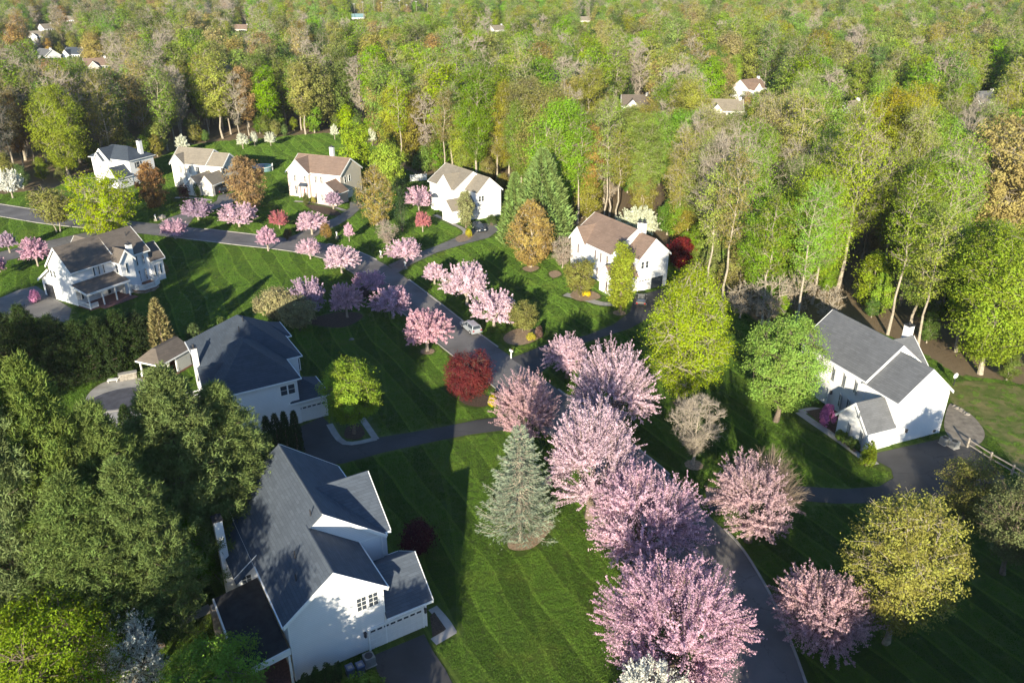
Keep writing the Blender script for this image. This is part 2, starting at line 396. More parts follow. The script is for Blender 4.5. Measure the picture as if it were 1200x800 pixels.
# walks, patios and mulch beds
def walk(pts, w, name='path', mat='concrete', z=0.052, n=4):
    c = smooth(pts, n); return ribbon(name, offset(c, w / 2), offset(c, -w / 2), z, M[mat])
walk([(36.99, 89.05), (37.81, 86.91), (39.25, 83.46), (40.54, 80.04), (41.47, 77.34)], 1.1)
walk([(37.21, 89.05), (38.97, 89.7), (40.0, 89.48)], 1.1, z=0.056)
walk([(40.88, 77.34), (42.31, 77.69)], 1.0, z=0.056)
sheet('mulch_bed', [(37.94, 89.26), (40.57, 90.14), (41.05, 85.47), (42.95, 79.49), (42.23, 78.23), (41.19, 79.12), (40.01, 82.68)], 0.060, M['mulch'])
walk([(-7.12, 54.43), (-5.92, 52.79), (-5.15, 51.4)], 0.9)
walk([(-5.03, 51.79), (-6.68, 50.44)], 0.9, z=0.056)
sheet('mulch_bed', [(-7.25, 53.4), (-6.92, 53.91), (-5.7, 51.89), (-6.8, 50.92)], 0.060, M['mulch'])
walk([(-22.94, 86.08), (-20.19, 81.72), (-16.52, 82.68)], 0.8)
walk([(-16.49, 82.49), (-19.12, 87.54)], 0.8, z=0.056)
sheet('mulch_bed', smooth([(-20.44, 83.07), (-18.88, 82.49), (-18.07, 83.86), (-19.3, 86.08), (-20.58, 85.47)], 4, True), 0.060, M['mulch'])
walk([(-17.77, 179.14), (-13.36, 172.38), (-10.2, 166.67), (-10.81, 161.27)], 1.0)
walk([(9.28, 129.84), (13.23, 127.07), (15.28, 125.54), (17.7, 125.16)], 1.6)
walk([(-53.28, 190.99), (-47.71, 189.43), (-42.38, 185.64), (-39.38, 182.7)], 1.0)
walk([(-83.75, 194.17), (-79.51, 194.17), (-73.82, 191.78)], 1.0)
walk([(-44.79, 51.5), (-39.58, 51.11), (-35.5, 51.79), (-30.44, 52.09), (-28.32, 53.4), (-27.01, 54.43)], 1.2)
sheet('mulch_bed', smooth([(-0.34, 63.71), (0.35, 64.77), (1.9, 64.77), (3.01, 66.83), (4.24, 66.55), (3.73, 64.91), (2.2, 62.67), (0.67, 62.16), (-0.34, 62.54)], 4, True), 0.060, M['mulch_tan'])
sheet('mulch_bed', smooth([(-7.06, 92.87), (-5.52, 94.04), (-3.2, 93.33), (-2.48, 91.72), (-3.9, 90.37), (-6.16, 91.04)], 4, True), 0.060, M['mulch'])
sheet('mulch_bed', smooth([(1.95, 142.91), (3.61, 144.82), (5.21, 143.39), (3.53, 141.04)], 4, True), 0.060, M['mulch_tan'])
sheet('mulch_bed', smooth([(6.88, 140.58), (8.39, 141.97), (9.23, 139.67), (7.56, 137.87)], 4, True), 0.060, M['mulch_tan'])
sheet('mulch_bed', smooth([(10.15, 129.44), (12.19, 132.7), (15.0, 130.24), (15.07, 127.85), (11.73, 126.69)], 4, True), 0.060, M['mulch_tan'])
sheet('mulch_bed', smooth([(-1.32, 112.06), (0.54, 114.95), (3.52, 114.95), (4.23, 111.75), (1.82, 109.29), (-0.52, 109.59)], 4, True), 0.060, M['mulch_tan'])
sheet('mulch_bed', smooth([(-11.93, 161.86), (-10.1, 164.83), (-8.08, 164.83), (-8.98, 160.69), (-11.03, 158.97)], 4, True), 0.060, M['mulch_tan'])
sheet('mulch_bed', smooth([(-49.43, 187.9), (-45.4, 186.39), (-41.94, 183.43), (-39.49, 179.14), (-42.45, 179.14), (-47.18, 183.43)], 4, True), 0.060, M['mulch'])
sheet('mulch_bed', smooth([(-33.07, 117.63), (-27.17, 115.61), (-24.47, 119.7), (-26.25, 121.84), (-30.36, 121.12)], 4, True), 0.060, M['mulch'])
for bx_, by_ in [(17.78, 121.48), (-12.61, 106.91), (22.27, 91.49), (20.96, 77.0)]:
    sheet('mulch_bed', [(bx_ + 1.1 * math.cos(i * 0.7), by_ + 1.1 * math.sin(i * 0.7)) for i in range(9)], 0.060, M['mulch_tan'])
sheet('patio', smooth([(57.35, 91.04), (58.02, 90.14), (58.89, 88.4), (58.42, 84.46), (56.74, 81.91), (54.61, 80.78), (53.44, 81.91), (53.95, 85.47)], 4, True), 0.052, M['paving'])
sheet('patio', smooth([(-56.45, 91.94), (-56.64, 96.71), (-53.76, 98.72), (-49.9, 97.45), (-47.87, 94.76), (-46.73, 89.7), (-47.98, 85.47), (-52.03, 85.47)], 4, True), 0.052, M['concrete'])
# ---------------------------------------------------------------- houses
def gable_block(wall, roof, trim, ax, x0, x1, y0, y1, ze, apex, ridge=None, o=0.35, z0=0.0, rake=True, ends=(True, True), walls=True, sides=(True, True)):
    """ridge along ax ('y' or 'x'); coordinates local to the house"""
    sw = (lambda p: p) if ax == 'y' else (lambda p: (p[1], p[0], p[2]))
    if ax == 'x': x0, x1, y0, y1 = y0, y1, x0, x1
    xr = (x0 + x1) / 2 if ridge is None else ridge
    def hx(mb, bot, top):
        mb.hexa([sw(p) for p in bot], [sw(p) for p in top])
    if walls:
        sec = [(x0, z0), (x1, z0), (x1, ze), (xr, apex), (x0, ze)]
        hx(wall, [(x, y0, z) for x, z in sec], [(x, y1, z) for x, z in sec])
    e0 = y0 - o * 0.8 * ends[0]; e1 = y1 + o * 0.8 * ends[1]
    cz = apex + 0.012 + 0.17; hx(roof, [(xr - 0.17, e0 + 0.01, cz - 0.16), (xr + 0.17, e0 + 0.01, cz - 0.16), (xr + 0.17, e1 - 0.01, cz - 0.16), (xr - 0.17, e1 - 0.01, cz - 0.16)], [(xr - 0.05, e0 + 0.01, cz + 0.055), (xr + 0.05, e0 + 0.01, cz + 0.055), (xr + 0.05, e1 - 0.01, cz + 0.055), (xr - 0.05, e1 - 0.01, cz + 0.055)])
    for sx, xe in ((-1, x0), (1, x1)):
        k = (apex - ze) / abs(xr - xe); xo = xe + sx * o; zo = ze - k * o
        t = 0.17; e0 = y0 - o * 0.8 * ends[0]; e1 = y1 + o * 0.8 * ends[1]
        up = 0.012
        hx(roof, [(xr, e0, apex + up), (xo, e0, zo + up), (xo, e1, zo + up), (xr, e1, apex + up)],
                 [(xr, e0, apex + up + t), (xo, e0, zo + up + t), (xo, e1, zo + up + t), (xr, e1, apex + up + t)])
        # gutter along the eave
        a, b = sorted((xo + sx * 0.003, xo + sx * 0.11))
        hx(trim, [(a, e0, zo - 0.02), (b, e0, zo - 0.02), (b, e1, zo - 0.02), (a, e1, zo - 0.02)], [(a, e0, zo + 0.15), (b, e0, zo + 0.15), (b, e1, zo + 0.15), (a, e1, zo + 0.15)])
        if rake:
            for on, ea, eb in ((ends[0], e0 - 0.075, e0 - 0.003), (ends[1], e1 + 0.003, e1 + 0.075)):
                if on and sides[sx > 0]:
                    lo, hi = -0.16, 0.215
                    hx(trim, [(xr, ea, apex + lo), (xo, ea, zo + lo), (xo, eb, zo + lo), (xr, eb, apex + lo)], [(xr, ea, apex + hi), (xo, ea, zo + hi), (xo, eb, zo + hi), (xr, eb, apex + hi)])
def hip_block(wall, roof, trim, x0, x1, y0, y1, ze, slope, o=0.4, z0=0.0, walls=True):
    if walls: wall.box(x0, x1, y0, y1, z0, ze)
    X0, X1, Y0, Y1 = x0 - o, x1 + o, y0 - o, y1 + o
    w = (X1 - X0) / 2; d = (Y1 - Y0) / 2; zb = ze + 0.012; t = 0.15
    if w <= d: r0, r1 = ((X0 + X1) / 2, Y0 + w), ((X0 + X1) / 2, Y1 - w); h = w * slope
    else: r0, r1 = (X0 + d, (Y0 + Y1) / 2), (X1 - d, (Y0 + Y1) / 2); h = d * slope
    c = [(X0, Y0), (X1, Y0), (X1, Y1), (X0, Y1)]
    B = [(p[0], p[1], zb) for p in c]; T_ = [(p[0], p[1], zb + t) for p in c]
    a = (r0[0], r0[1], zb + t + h); b = (r1[0], r1[1], zb + t + h)
    roof.poly(B[::-1])
    for i in range(4): roof.poly([B[i], B[(i + 1) % 4], T_[(i + 1) % 4], T_[i]])
    if w <= d:
        roof.poly([T_[0], T_[1], a]); roof.poly([T_[1], T_[2], b, a]); roof.poly([T_[2], T_[3], b]); roof.poly([T_[3], T_[0], a, b])
    else:
        roof.poly([T_[3], T_[0], a]); roof.poly([T_[0], T_[1], b, a]); roof.poly([T_[1], T_[2], b]); roof.poly([T_[2], T_[3], a, b])
    g = 0.1
    trim.box(X0 - g, X0 - 0.003, Y0 - g, Y1 + g, zb - 0.03, zb + t - 0.02); trim.box(X1 + 0.003, X1 + g, Y0 - g, Y1 + g, zb - 0.03, zb + t - 0.02)
    trim.box(X0 - 0.003, X1 + 0.003, Y0 - g, Y0 - 0.003, zb - 0.03, zb + t - 0.02); trim.box(X0 - 0.003, X1 + 0.003, Y1 + 0.003, Y1 + g, zb - 0.03, zb + t - 0.02)
SIDE = {'y0': 0, 'x0': -90, 'y1': 180, 'x1': 90}
def place(side, const, u, z):
    return ((u, const, z) if side[0] == 'y' else (const, u, z)), SIDE[side]
WIN = {}
def window_meshes(w, h, cols=2, rows=3):
    k = (w, h, cols, rows)
    if k not in WIN:
        f = MB(); b = 0.09
        f.box(-w/2 - b, -w/2, -0.06, 0.02, -b, h + b); f.box(w/2, w/2 + b, -0.06, 0.02, -b, h + b)
        f.box(-w/2, w/2, -0.06, 0.02, h, h + b); f.box(-w/2, w/2, -0.07, 0.02, -b, 0)
        for i in range(1, cols): f.box(-w/2 + w * i / cols - 0.02, -w/2 + w * i / cols + 0.02, -0.035, 0.018, 0, h)
        for j in range(1, rows): f.box(-w/2, w/2, -0.032, 0.016, h * j / rows - 0.02, h * j / rows + 0.02)
        p = MB().box(-w/2, w/2, -0.015, 0.01, 0, h)
        s = MB()
        s.box(0, 0.42, -0.05, 0.01, 0, h)
        for j in range(7): s.box(0.05, 0.37, -0.066, -0.05, h * (j + 0.25) / 7, h * (j + 0.75) / 7)
        WIN[k] = (f.mesh('window'), p.mesh('pane'), s.mesh('shutter'))
    return WIN[k]
def window(root, side, const, u, z, w=0.9, h=1.45, shutter=None, cols=2, rows=3):
    if root.location.y > 75 and cols == 2 and rows == 3:              # plain sashes, a little wider
        w, h, cols, rows = w * 1.22, h * 1.12, 1, 2
    fm, pm, sm = window_meshes(w, h, cols, rows)
    if not fm.materials: fm.materials.append(M['white_paint']); pm.materials.append(M['glass'])
    loc, rz = place(side, const, u, z)
    o = link('window', fm, None, root, loc, rz)
    link('pane', pm, None, o)
    if shutter:
        if shutter not in SH: SH[shutter] = {}
        if (w, h) not in SH[shutter]: SH[shutter][(w, h)] = sm.copy(); SH[shutter][(w, h)].materials.append(M[shutter])
        for sx in (-w/2 - 0.09 - 0.44, w/2 + 0.11): link('shutter', SH[shutter][(w, h)], None, o, (sx, 0, 0))
    return o
SH = {}
def door(root, side, const, u, z=0.15, w=1.0, h=2.1, mat='door_red'):
    loc, rz = place(side, const, u, z)
    f = MB(); f.box(-w/2 - 0.14, -w/2, -0.07, 0.02, 0, h + 0.14); f.box(w/2, w/2 + 0.14, -0.07, 0.02, 0, h + 0.14); f.box(-w/2, w/2, -0.07, 0.02, h, h + 0.14)
    o = f.build('door', M['white_paint'], root, loc, rz)
    p = MB(); p.box(-w/2, w/2, -0.03, 0.02, 0, h)
    for i in (0, 1):
        for j in range(3): p.box(-w/2 + 0.1 + i * w * 0.46, -w/2 + 0.1 + i * w * 0.46 + w * 0.34, -0.045, -0.03, 0.15 + j * 0.65, 0.65 + j * 0.65)
    p.build('door_leaf', M[mat], o); MB().box(w*0.36, w*0.42, -0.1, -0.045, 1.0, 1.08).build('handle', M['dark_metal'], o)
    return o
def garage_door(root, side, const, u, w=4.8, h=2.2, z=0.0, n=8, mat='door_white'):
    loc, rz = place(side, const, u, z)
    f = MB(); b = 0.16
    f.box(-w/2 - b, -w/2, -0.09, 0.02, 0, h + b); f.box(w/2, w/2 + b, -0.09, 0.02, 0, h + b); f.box(-w/2, w/2, -0.09, 0.02, h, h + b)
    o = f.build('garage_door', M['white_paint'], root, loc, rz)
    p = MB(); p.box(-w/2, w/2, -0.03, 0.02, 0, h)
    for j in range(4):
        for i in range(n):
            x = -w/2 + w * i / n
            p.box(x + 0.05, x + w / n - 0.05, -0.05, -0.03, h * j / 4 + 0.05, h * (j + 1) / 4 - 0.05)
    p.build('panel', M[mat], o)
    g = MB()
    for i in range(n): g.box(-w/2 + w * (i + 0.15) / n, -w/2 + w * (i + 0.85) / n, -0.056, -0.05, h - 0.28, h - 0.09)
    g.build('pane', M['glass'], o)
    return o
def chimney(root, x, y, sx, sy, z0, z1, mat='siding_white', base=None):
    m = MB()
    if base:
        bz, bx0, bx1, by0, by1 = base
        m.box(bx0, bx1, by0, by1, 0, bz)
        m.hexa([(bx0, by0, bz), (bx1, by0, bz), (bx1, by1, bz), (bx0, by1, bz)], [(x - sx/2, y - sy/2, bz + 1.2), (x + sx/2, y - sy/2, bz + 1.2), (x + sx/2, y + sy/2, bz + 1.2), (x - sx/2, y + sy/2, bz + 1.2)])
        z0 = bz + 1.2
    m.box(x - sx/2, x + sx/2, y - sy/2, y + sy/2, z0, z1)
    o = m.build('chimney', M[mat], root)
    c = MB(); c.box(x - sx/2 - 0.07, x + sx/2 + 0.07, y - sy/2 - 0.07, y + sy/2 + 0.07, z1, z1 + 0.14); c.cyl((x, y), 0.16, 0.14, z1 + 0.14, z1 + 0.5, 8)
    c.build('chimney_cap', M['dark_metal'], o)
    return o
def vents(root, pts):
    for x, y, z in pts: MB().cyl((x, y), 0.06, 0.06, z - 0.3, z + 0.45, 8).build('vent_pipe', M['dark_metal'], root)
def coach_lamp(root, side, const, u, z):
    loc, rz = place(side, const, u, z)
    MB().box(-0.09, 0.09, -0.24, -0.01, -0.22, 0.2).box(-0.12, 0.12, -0.27, -0.005, 0.2, 0.26).build('wall_lamp', M['dark_metal'], root, loc, rz)
def parts(root, wall, roof, trim, wm, rm):
    wall.build('wall', M[wm], root); r = roof.build('roof', M[rm], root); trim.build('roof_trim', M['trim'], root); return r
def house(name, label, O, az, cat='house'):
    return empty(name, (O[0], O[1], 0), az, label, cat), MB(), MB(), MB()
# --- the big white house in the near left (slate roof, two-car garage)
h, w, r, t = house('house', 'large white house with steep slate roof and closed garage door, nearest to the camera', (-17.67, 46.22), 31)
gable_block(w, r, t, 'y', 0.3, 8.25, 0, 6.4, 6.25, 9.37, 4.3, ends=(True, False))
gable_block(w, r, t, 'y', 0.297, 10.75, 6.2, 18.2, 6.256, 10.392, 5.6, sides=(False, True))
gable_block(w, r, t, 'x', 5.6, 11.35, 6.65, 15.4, 6.28, 9.55, 11.0, ends=(False, True))
w.box(-1.45, 0.32, 9.0, 14.6, 0, 4.7)                                   # bay on the garden side
w.hexa([(-1.45, 9.0, 4.7), (0.32, 9.0, 4.7), (0.32, 14.6, 4.7), (-1.45, 14.6, 4.7)], [(-1.45, 9.0, 4.92), (0.32, 9.0, 6.28), (0.32, 14.6, 6.28), (-1.45, 14.6, 4.92)])
k_ = 0.78
r.hexa([(0.35, 8.7, 6.35), (-1.8, 8.7, 6.35 - 2.15 * k_), (-1.8, 14.9, 6.35 - 2.15 * k_), (0.35, 14.9, 6.35)], [(0.35, 7.8, 6.52), (-1.8, 7.8, 6.52 - 2.15 * k_), (-1.8, 14.9, 6.52 - 2.15 * k_), (0.35, 14.9, 6.52)])
t.hexa([(0.35, 8.62, 6.2), (-1.8, 8.62, 6.2 - 2.15 * k_), (-1.8, 8.69, 6.2 - 2.15 * k_), (0.35, 8.69, 6.2)], [(0.35, 8.62, 6.56), (-1.8, 8.62, 6.56 - 2.15 * k_), (-1.8, 8.69, 6.56 - 2.15 * k_), (0.35, 8.69, 6.56)])
gable_block(w, r, t, 'x', 8.2, 12.0, -0.04, 6.2, 3.35, 5.7, 2.85, ends=(False, True), o=0.5)
w.box(8.2, 9.4, 5.9, 8.4, 0, 3.2)
rf = parts(h, w, r, t, 'siding_white', 'roof_slate')
vents(h, [(4.9, 6.9, 10.2), (2.6, 4.4, 8.6), (2.0, 2.4, 8.0)])
for u in (6.35, 7.35): window(h, 'y0', -0.012, u, 4.55, 0.78, 1.3)
window(h, 'y0', 8.99, -0.75, 3.35, 0.8, 1.2)
garage_door(h, 'y0', -0.05, 9.15, 4.8, 2.15, -0.02)
coach_lamp(h, 'y0', -0.01, 6.35, 1.9); coach_lamp(h, 'y0', -0.05, 11.8, 1.9)
for v in (8.5, 10.5, 13.6): window(h, 'x1', 11.36, v, 3.9, 0.9, 1.4)
chimney(h, -1.83, 12.1, 0.7, 0.9, 0, 8.9, base=(3.2, -2.15, -1.45, 11.4, 12.9))
# the flat dark sun-room roof at the side, on white posts
m = MB(); m.hexa([(-3.6, -0.35, 3.2), (0.12, -0.35, 3.78), (0.12, 8.9, 3.78), (-3.6, 8.9, 3.2)], [(-3.6, -0.35, 3.4), (0.12, -0.35, 3.98), (0.12, 8.9, 3.98), (-3.6, 8.9, 3.4)]); pr = m.build('porch_roof', M['roof_membrane'], h)
m = MB(); m.hexa([(-3.66, -0.5, 2.9), (0.2, -0.5, 3.4), (0.2, -0.36, 3.4), (-3.66, -0.36, 2.9)], [(-3.66, -0.5, 3.43), (0.2, -0.5, 4.0), (0.2, -0.36, 4.0), (-3.66, -0.36, 3.43)])
m.box(-3.75, -3.61, -0.35, 8.9, 3.0, 3.43); m.build('fascia', M['trim'], pr)
for px_, py_ in ((0.02, -0.4), (-3.5, -0.25), (-3.5, 3.8), (-3.5, 7.9)): MB().box(px_ - 0.09, px_ + 0.09, py_ - 0.09, py_ + 0.09, 0, 3.25).build('porch_post', M['white_paint'], h)
MB().box(-3.6, 0.28, 0, 8.0, 0.055, 0.2).build('porch_floor', M['brick_red'], h)
MB().box(-4.15, -3.65, 7.6, 8.5, 0, 3.1).box(-4.05, -3.75, 7.75, 8.35, 3.1, 3.35).build('stone_pillar', M['stone'], h)
# --- the white house with a dark hipped roof, behind it
h, w, r, t = house('house', 'white house with dark hipped roof, half hidden by a pine', (-38.28, 82.23) if False else (-32.95, 82.23), 31)
hip_block(w, r, t, -1.6, 7.8, 0.3, 11.0, 6.3, 0.80)
hip_block(w, r, t, -1.5, 9.8, 6.3, 17.6, 6.32, 0.80)
hip_block(w, r, t, 6.0, 10.5, 13.3, 17.9, 6.2, 0.62)
hip_block(w, r, t, 7.0, 11.2, 0.45, 5.2, 3.0, 0.7)
gable_block(w, r, t, 'x', -2.4, 1.2, 3.5, 6.5, 6.2, 8.2, 5.0, ends=(True, False))
parts(h, w, r, t, 'siding_white', 'roof_dark')
vents(h, [(3.6, 9.2, 10.4), (4.6, 11.0, 10.9), (3.1, 6.4, 9.8)])
for u in (6.05, 7.0): window(h, 'y0', 0.29, u, 4.45, 0.78, 1.25, cols=1, rows=2)
garage_door(h, 'y0', 0.44, 9.25, 3.7, 2.15, 0.0, 6)
for v in (7.4, 11.0, 14.5): window(h, 'x1', 9.82, v, 4.0, 0.9, 1.4)
chimney(h, -2.05, 9.8, 0.6, 0.8, 0, 9.0)
MB().box(-5.2, -1.62, 7.2, 11.4, 1.2, 1.35).build('deck', M['deck_wood'], h)
rl = MB()
for p, q in (((-5.1, 7.3), (-5.1, 9.0)), ((-5.1, 7.3), (-2.6, 7.3)), ((-5.1, 11.3), (-1.8, 11.3))):
    for z_ in (1.75, 2.3): rl.bar((p[0], p[1], z_), (q[0], q[1], z_), 0.1)
    for s_ in range(4): rl.bar((p[0] + (q[0]-p[0])*s_/3, p[1] + (q[1]-p[1])*s_/3, 0), (p[0] + (q[0]-p[0])*s_/3, p[1] + (q[1]-p[1])*s_/3, 2.35), 0.12)
    rl.build('railing', M['white_paint'], h); rl = MB()
for i in range(6): MB().box(-5.3 - 0.3 * (i + 1), -5.3 - 0.3 * i, 9.2, 11.0, 1.15 - 0.2 * (i + 1), 1.2 - 0.2 * i).build('step', M['deck_wood'], h)
for y_ in (9.1, 11.1): MB().bar((-5.2, y_, 2.2), (-7.1, y_, 0.95), 0.1).bar((-7.1, y_, 0), (-7.1, y_, 1.0), 0.12).bar((-5.2, y_, 1.6), (-7.1, y_, 0.45), 0.07).build('handrail', M['white_paint'], h)
# --- the house with a porch and octagonal deck, far left
h, w, r, t = house('house', 'white house with taupe gable roof, back porch and octagonal deck', (-73.07, 123.95), -31)
gable_block(w, r, t, 'y', -6.8, -0.3, 0.3, 8.2, 6.3, 9.7, -3.5, ends=(True, False))
gable_block(w, r, t, 'y', -6.9, 0.6, 8.1, 14.2, 6.3, 9.72, -3.5, ends=(False, True))
gable_block(w, r, t, 'x', -2.0, 2.0, 7.7, 10.2, 6.25, 7.8, 8.9, ends=(False, True))
gable_block(w, r, t, 'y', -3.4, 0.9, 14.0, 16.7, 4.3, 6.6, -1.2, ends=(False, True))
gable_block(w, r, t, 'x', -9.2, -4.0, 5.5, 9.5, 6.4, 8.9, 7.5, ends=(True, False))
w.box(-10.3, -6.8, 0.5, 5.4, 0, 2.9)
r.hexa([(-6.75, 0.05, 5.4), (-10.7, 0.05, 2.85), (-10.7, 5.7, 2.85), (-6.75, 5.7, 5.4)], [(-6.75, 0.05, 5.58), (-10.7, 0.05, 3.03), (-10.7, 5.7, 3.03), (-6.75, 5.7, 5.58)])
t.hexa([(-6.75, -0.05, 5.2), (-10.7, -0.05, 2.65), (-10.7, 0.045, 2.65), (-6.75, 0.045, 5.2)], [(-6.75, -0.05, 5.62), (-10.7, -0.05, 3.07), (-10.7, 0.045, 3.07), (-6.75, 0.045, 5.62)])
w.hexa([(-10.3, 0.5, 2.9), (-6.8, 0.5, 2.9), (-6.8, 5.4, 2.9), (-10.3, 5.4, 2.9)], [(-10.3, 0.5, 3.0), (-6.8, 0.5, 5.3), (-6.8, 5.4, 5.3), (-10.3, 5.4, 3.0)])
parts(h, w, r, t, 'siding_white', 'roof_taupe')
vents(h, [(-4.6, 4.0, 9.2), (-2.2, 12.5, 9.1)])
MB().box(-9.6, -7.2, 0.42, 0.52, 0, 2.3).build('garage_dark_panel', M['dark_metal'], h)  # dark panel over the solid wall paints in the shade of a garage mouth
for u in (-6.25, -5.3): window(h, 'y0', 0.29, u, 4.2, 0.6, 1.2, cols=1, rows=2)
for v in (4.3, 5.2, 6.1): window(h, 'x1', -0.29, v, 4.3, 0.78, 1.5, cols=1, rows=1)
window(h, 'y0', 7.69, 0.9, 3.9, 0.6, 1.6, cols=1, rows=2); window(h, 'x1', 2.01, 8.9, 3.9, 0.8, 1.6, cols=1, rows=2)
for v in (11.9, 13.2): window(h, 'x1', 0.61, v, 4.0, 0.85, 1.6, cols=1, rows=2); window(h, 'x1', 0.61, v, 1.0, 0.9, 2.0, cols=1, rows=2)
for v in (14.9, 16.0): window(h, 'x1', 0.91, v, 1.4, 0.8, 1.7, cols=1, rows=2)
for v in (1.4, 3.2): window(h, 'x1', -0.29, v, 1.1, 0.9, 1.5, cols=1, rows=2)
window(h, 'x1', -0.29, 6.4, 0.5, 1.9, 2.0, cols=2, rows=1)
chimney(h, 0.98, 10.6, 0.72, 0.85, 0, 8.3, base=(2.6, 0.6, 1.45, 9.9, 11.3))
m = MB(); m.hexa([(-0.28, -0.3, 3.9), (3.4, 0.0, 2.9), (3.4, 8.0, 2.9), (-0.28, 8.0, 3.9)], [(-0.28, -0.3, 4.06), (3.4, 0.0, 3.06), (3.4, 8.0, 3.06), (-0.28, 8.0, 4.06)]); pr = m.build('porch_roof', M['roof_taupe'], h)
MB().box(3.41, 3.52, 0.0, 8.0, 2.75, 3.08).box(3.0, 3.2, 0.1, 7.9, 2.55, 2.85).hexa([(-0.28, -0.4, 3.7), (3.4, -0.1, 2.7), (3.4, -0.02, 2.7), (-0.28, -0.32, 3.7)], [(-0.28, -0.4, 4.08), (3.4, -0.1, 3.08), (3.4, -0.02, 3.08), (-0.28, -0.32, 4.08)]).build('fascia', M['trim'], pr)
for v in (0.3, 2.8, 5.2, 7.7): MB().box(3.0, 3.18, v - 0.09, v + 0.09, 0.2, 2.6).build('porch_post', M['white_paint'], h)
MB().box(-0.28, 3.3, 0.2, 8.0, 0.0, 0.22).box(3.3, 4.5, 1.8, 8.2, 0.0, 0.12).build('porch_floor', M['brick_red'], h)
rl = MB()
for p, q in (((0.0, 0.25), (3.1, 0.25)), ((3.1, 0.25), (3.1, 1.7))):
    rl.bar((p[0], p[1], 1.1), (q[0], q[1], 1.1), 0.1); rl.bar((p[0], p[1], 0.35), (q[0], q[1], 0.35), 0.1)
    for s_ in range(13): rl.bar((p[0] + (q[0]-p[0])*s_/12, p[1] + (q[1]-p[1])*s_/12, 0.35), (p[0] + (q[0]-p[0])*s_/12, p[1] + (q[1]-p[1])*s_/12, 1.1), 0.06)
    rl.build('railing', M['white_paint'], h); rl = MB()
oct_ = [(0.62, 9.0), (3.0, 8.8), (4.4, 9.8), (4.6, 11.8), (3.6, 13.4), (0.62, 13.6)]
dk = MB().prism(oct_, 0.55, 0.72).build('deck', M['deck_wood'], h)
MB().prism([(0.62, 9.2), (2.9, 9.0), (4.2, 9.9), (4.4, 11.7), (3.5, 13.2), (0.62, 13.4)], 0, 0.55).build('skirt', M['stone'], dk)
rl = MB()
for p, q in zip(oct_[:-1], oct_[1:]):
    for z_ in (0.9, 1.65): rl.bar((*p, z_), (*q, z_), 0.1)
    for s_ in range(11): rl.bar((p[0] + (q[0]-p[0])*s_/10, p[1] + (q[1]-p[1])*s_/10, 0.72), (p[0] + (q[0]-p[0])*s_/10, p[1] + (q[1]-p[1])*s_/10, 1.65), 0.09)
    rl.build('railing', M['white_paint'], dk); rl = MB()
# --- the white house with grey roof at the right
h, w, r, t = house('house', 'white house with grey gable roofs and a low front wing, at the right', (45.05, 80.81), 21.5)
gable_block(w, r, t, 'y', 0.3, 8.2, 0.3, 5.6, 6.1, 9.45, 4.3, ends=(True, False))
gable_block(w, r, t, 'y', 0.2, 9.3, 5.4, 17.0, 6.5, 10.15, 4.75)
gable_block(w, r, t, 'x', -3.8, 0.4, 0.18, 4.75, 2.9, 5.45, 2.4, ends=(True, False), o=0.3)
gable_block(w, r, t, 'x', 5.0, 12.4, 7.6, 13.8, 5.0, 7.8, 10.6, ends=(False, True))
parts(h, w, r, t, 'siding_white', 'roof_grey')
for v in (14.6, 10.9, 9.0, 7.0): window(h, 'x0', 0.19, v, 3.95, 0.85, 1.45, 'shutter_grey')
for v in (9.0, 7.6): window(h, 'x0', 0.19, v, 0.9, 0.85, 1.6, 'shutter_grey')
window(h, 'x0', 0.19, 14.6, 0.9, 0.85, 1.6, 'shutter_grey')
door(h, 'x0', 0.19, 11.2, 0.15, 1.1, 2.2, 'door_white')
coach_lamp(h, 'x0', 0.19, 10.3, 2.1)
window(h, 'x0', -3.81, 2.0, 4.0, 0.55, 0.8, 'shutter_grey', 2, 2)
for v in (3.1, 1.1): window(h, 'x0', -3.81, v, 1.0, 0.85, 1.6, 'shutter_grey', 3, 4)
coach_lamp(h, 'y0', 0.29, 2.5, 1.6); MB().box(7.2, 7.6, 0.24, 0.31, 0.3, 0.6).build('wall_vent', M['dark_metal'], h)
chimney(h, 12.2, 11.2, 0.9, 0.9, 0, 9.3)
# --- the white house with brown roof in the middle
h, w, r, t = house('house', 'white house with reddish brown roof and maroon shutters at the wood edge', (22.15, 130.76), 30)
gable_block(w, r, t, 'y', 0.3, 6.7, 0.3, 4.7, 6.2, 9.1, 3.3, ends=(True, False))
gable_block(w, r, t, 'y', -2.7, 7.6, 4.5, 16.8, 6.3, 9.85, 2.45)
gable_block(w, r, t, 'x', -3.3, 2.45, 12.0, 16.4, 6.28, 8.6, 14.2, ends=(True, False))
gable_block(w, r, t, 'x', -5.2, 0.4, 0.6, 4.4, 3.0, 5.0, 2.5, ends=(True, False))
parts(h, w, r, t, 'siding_white', 'roof_brown')
for v in (14.2, 9.6, 7.9, 6.0): window(h, 'x0', -3.31 if v > 12 else -2.71, v, 4.0, 0.9, 1.5, 'shutter_maroon')
for v in (14.2, 8.8, 6.4): window(h, 'x0', -3.31 if v > 12 else -2.71, v, 0.8, 0.9, 1.6, 'shutter_maroon')
door(h, 'x0', -2.71, 10.6, 0.15, 1.0, 2.1, 'door_red')
window(h, 'x0', -5.21, 2.5, 0.8, 0.9, 1.5, 'shutter_maroon')
for u in (0.9, 1.9): window(h, 'y0', 0.29, u, 4.2, 0.6, 1.2, cols=1, rows=2)
garage_door(h, 'y0', 0.29, 4.4, 2.6, 2.1, 0, 4, 'shutter_dark'); garage_door(h, 'y0', 0.29, 1.5, 2.5, 2.1, 0, 4)
chimney(h, 4.0, 5.6, 0.5, 0.6, 8.4, 10.7); chimney(h, 4.8, 5.2, 0.5, 0.6, 8.0, 10.6)
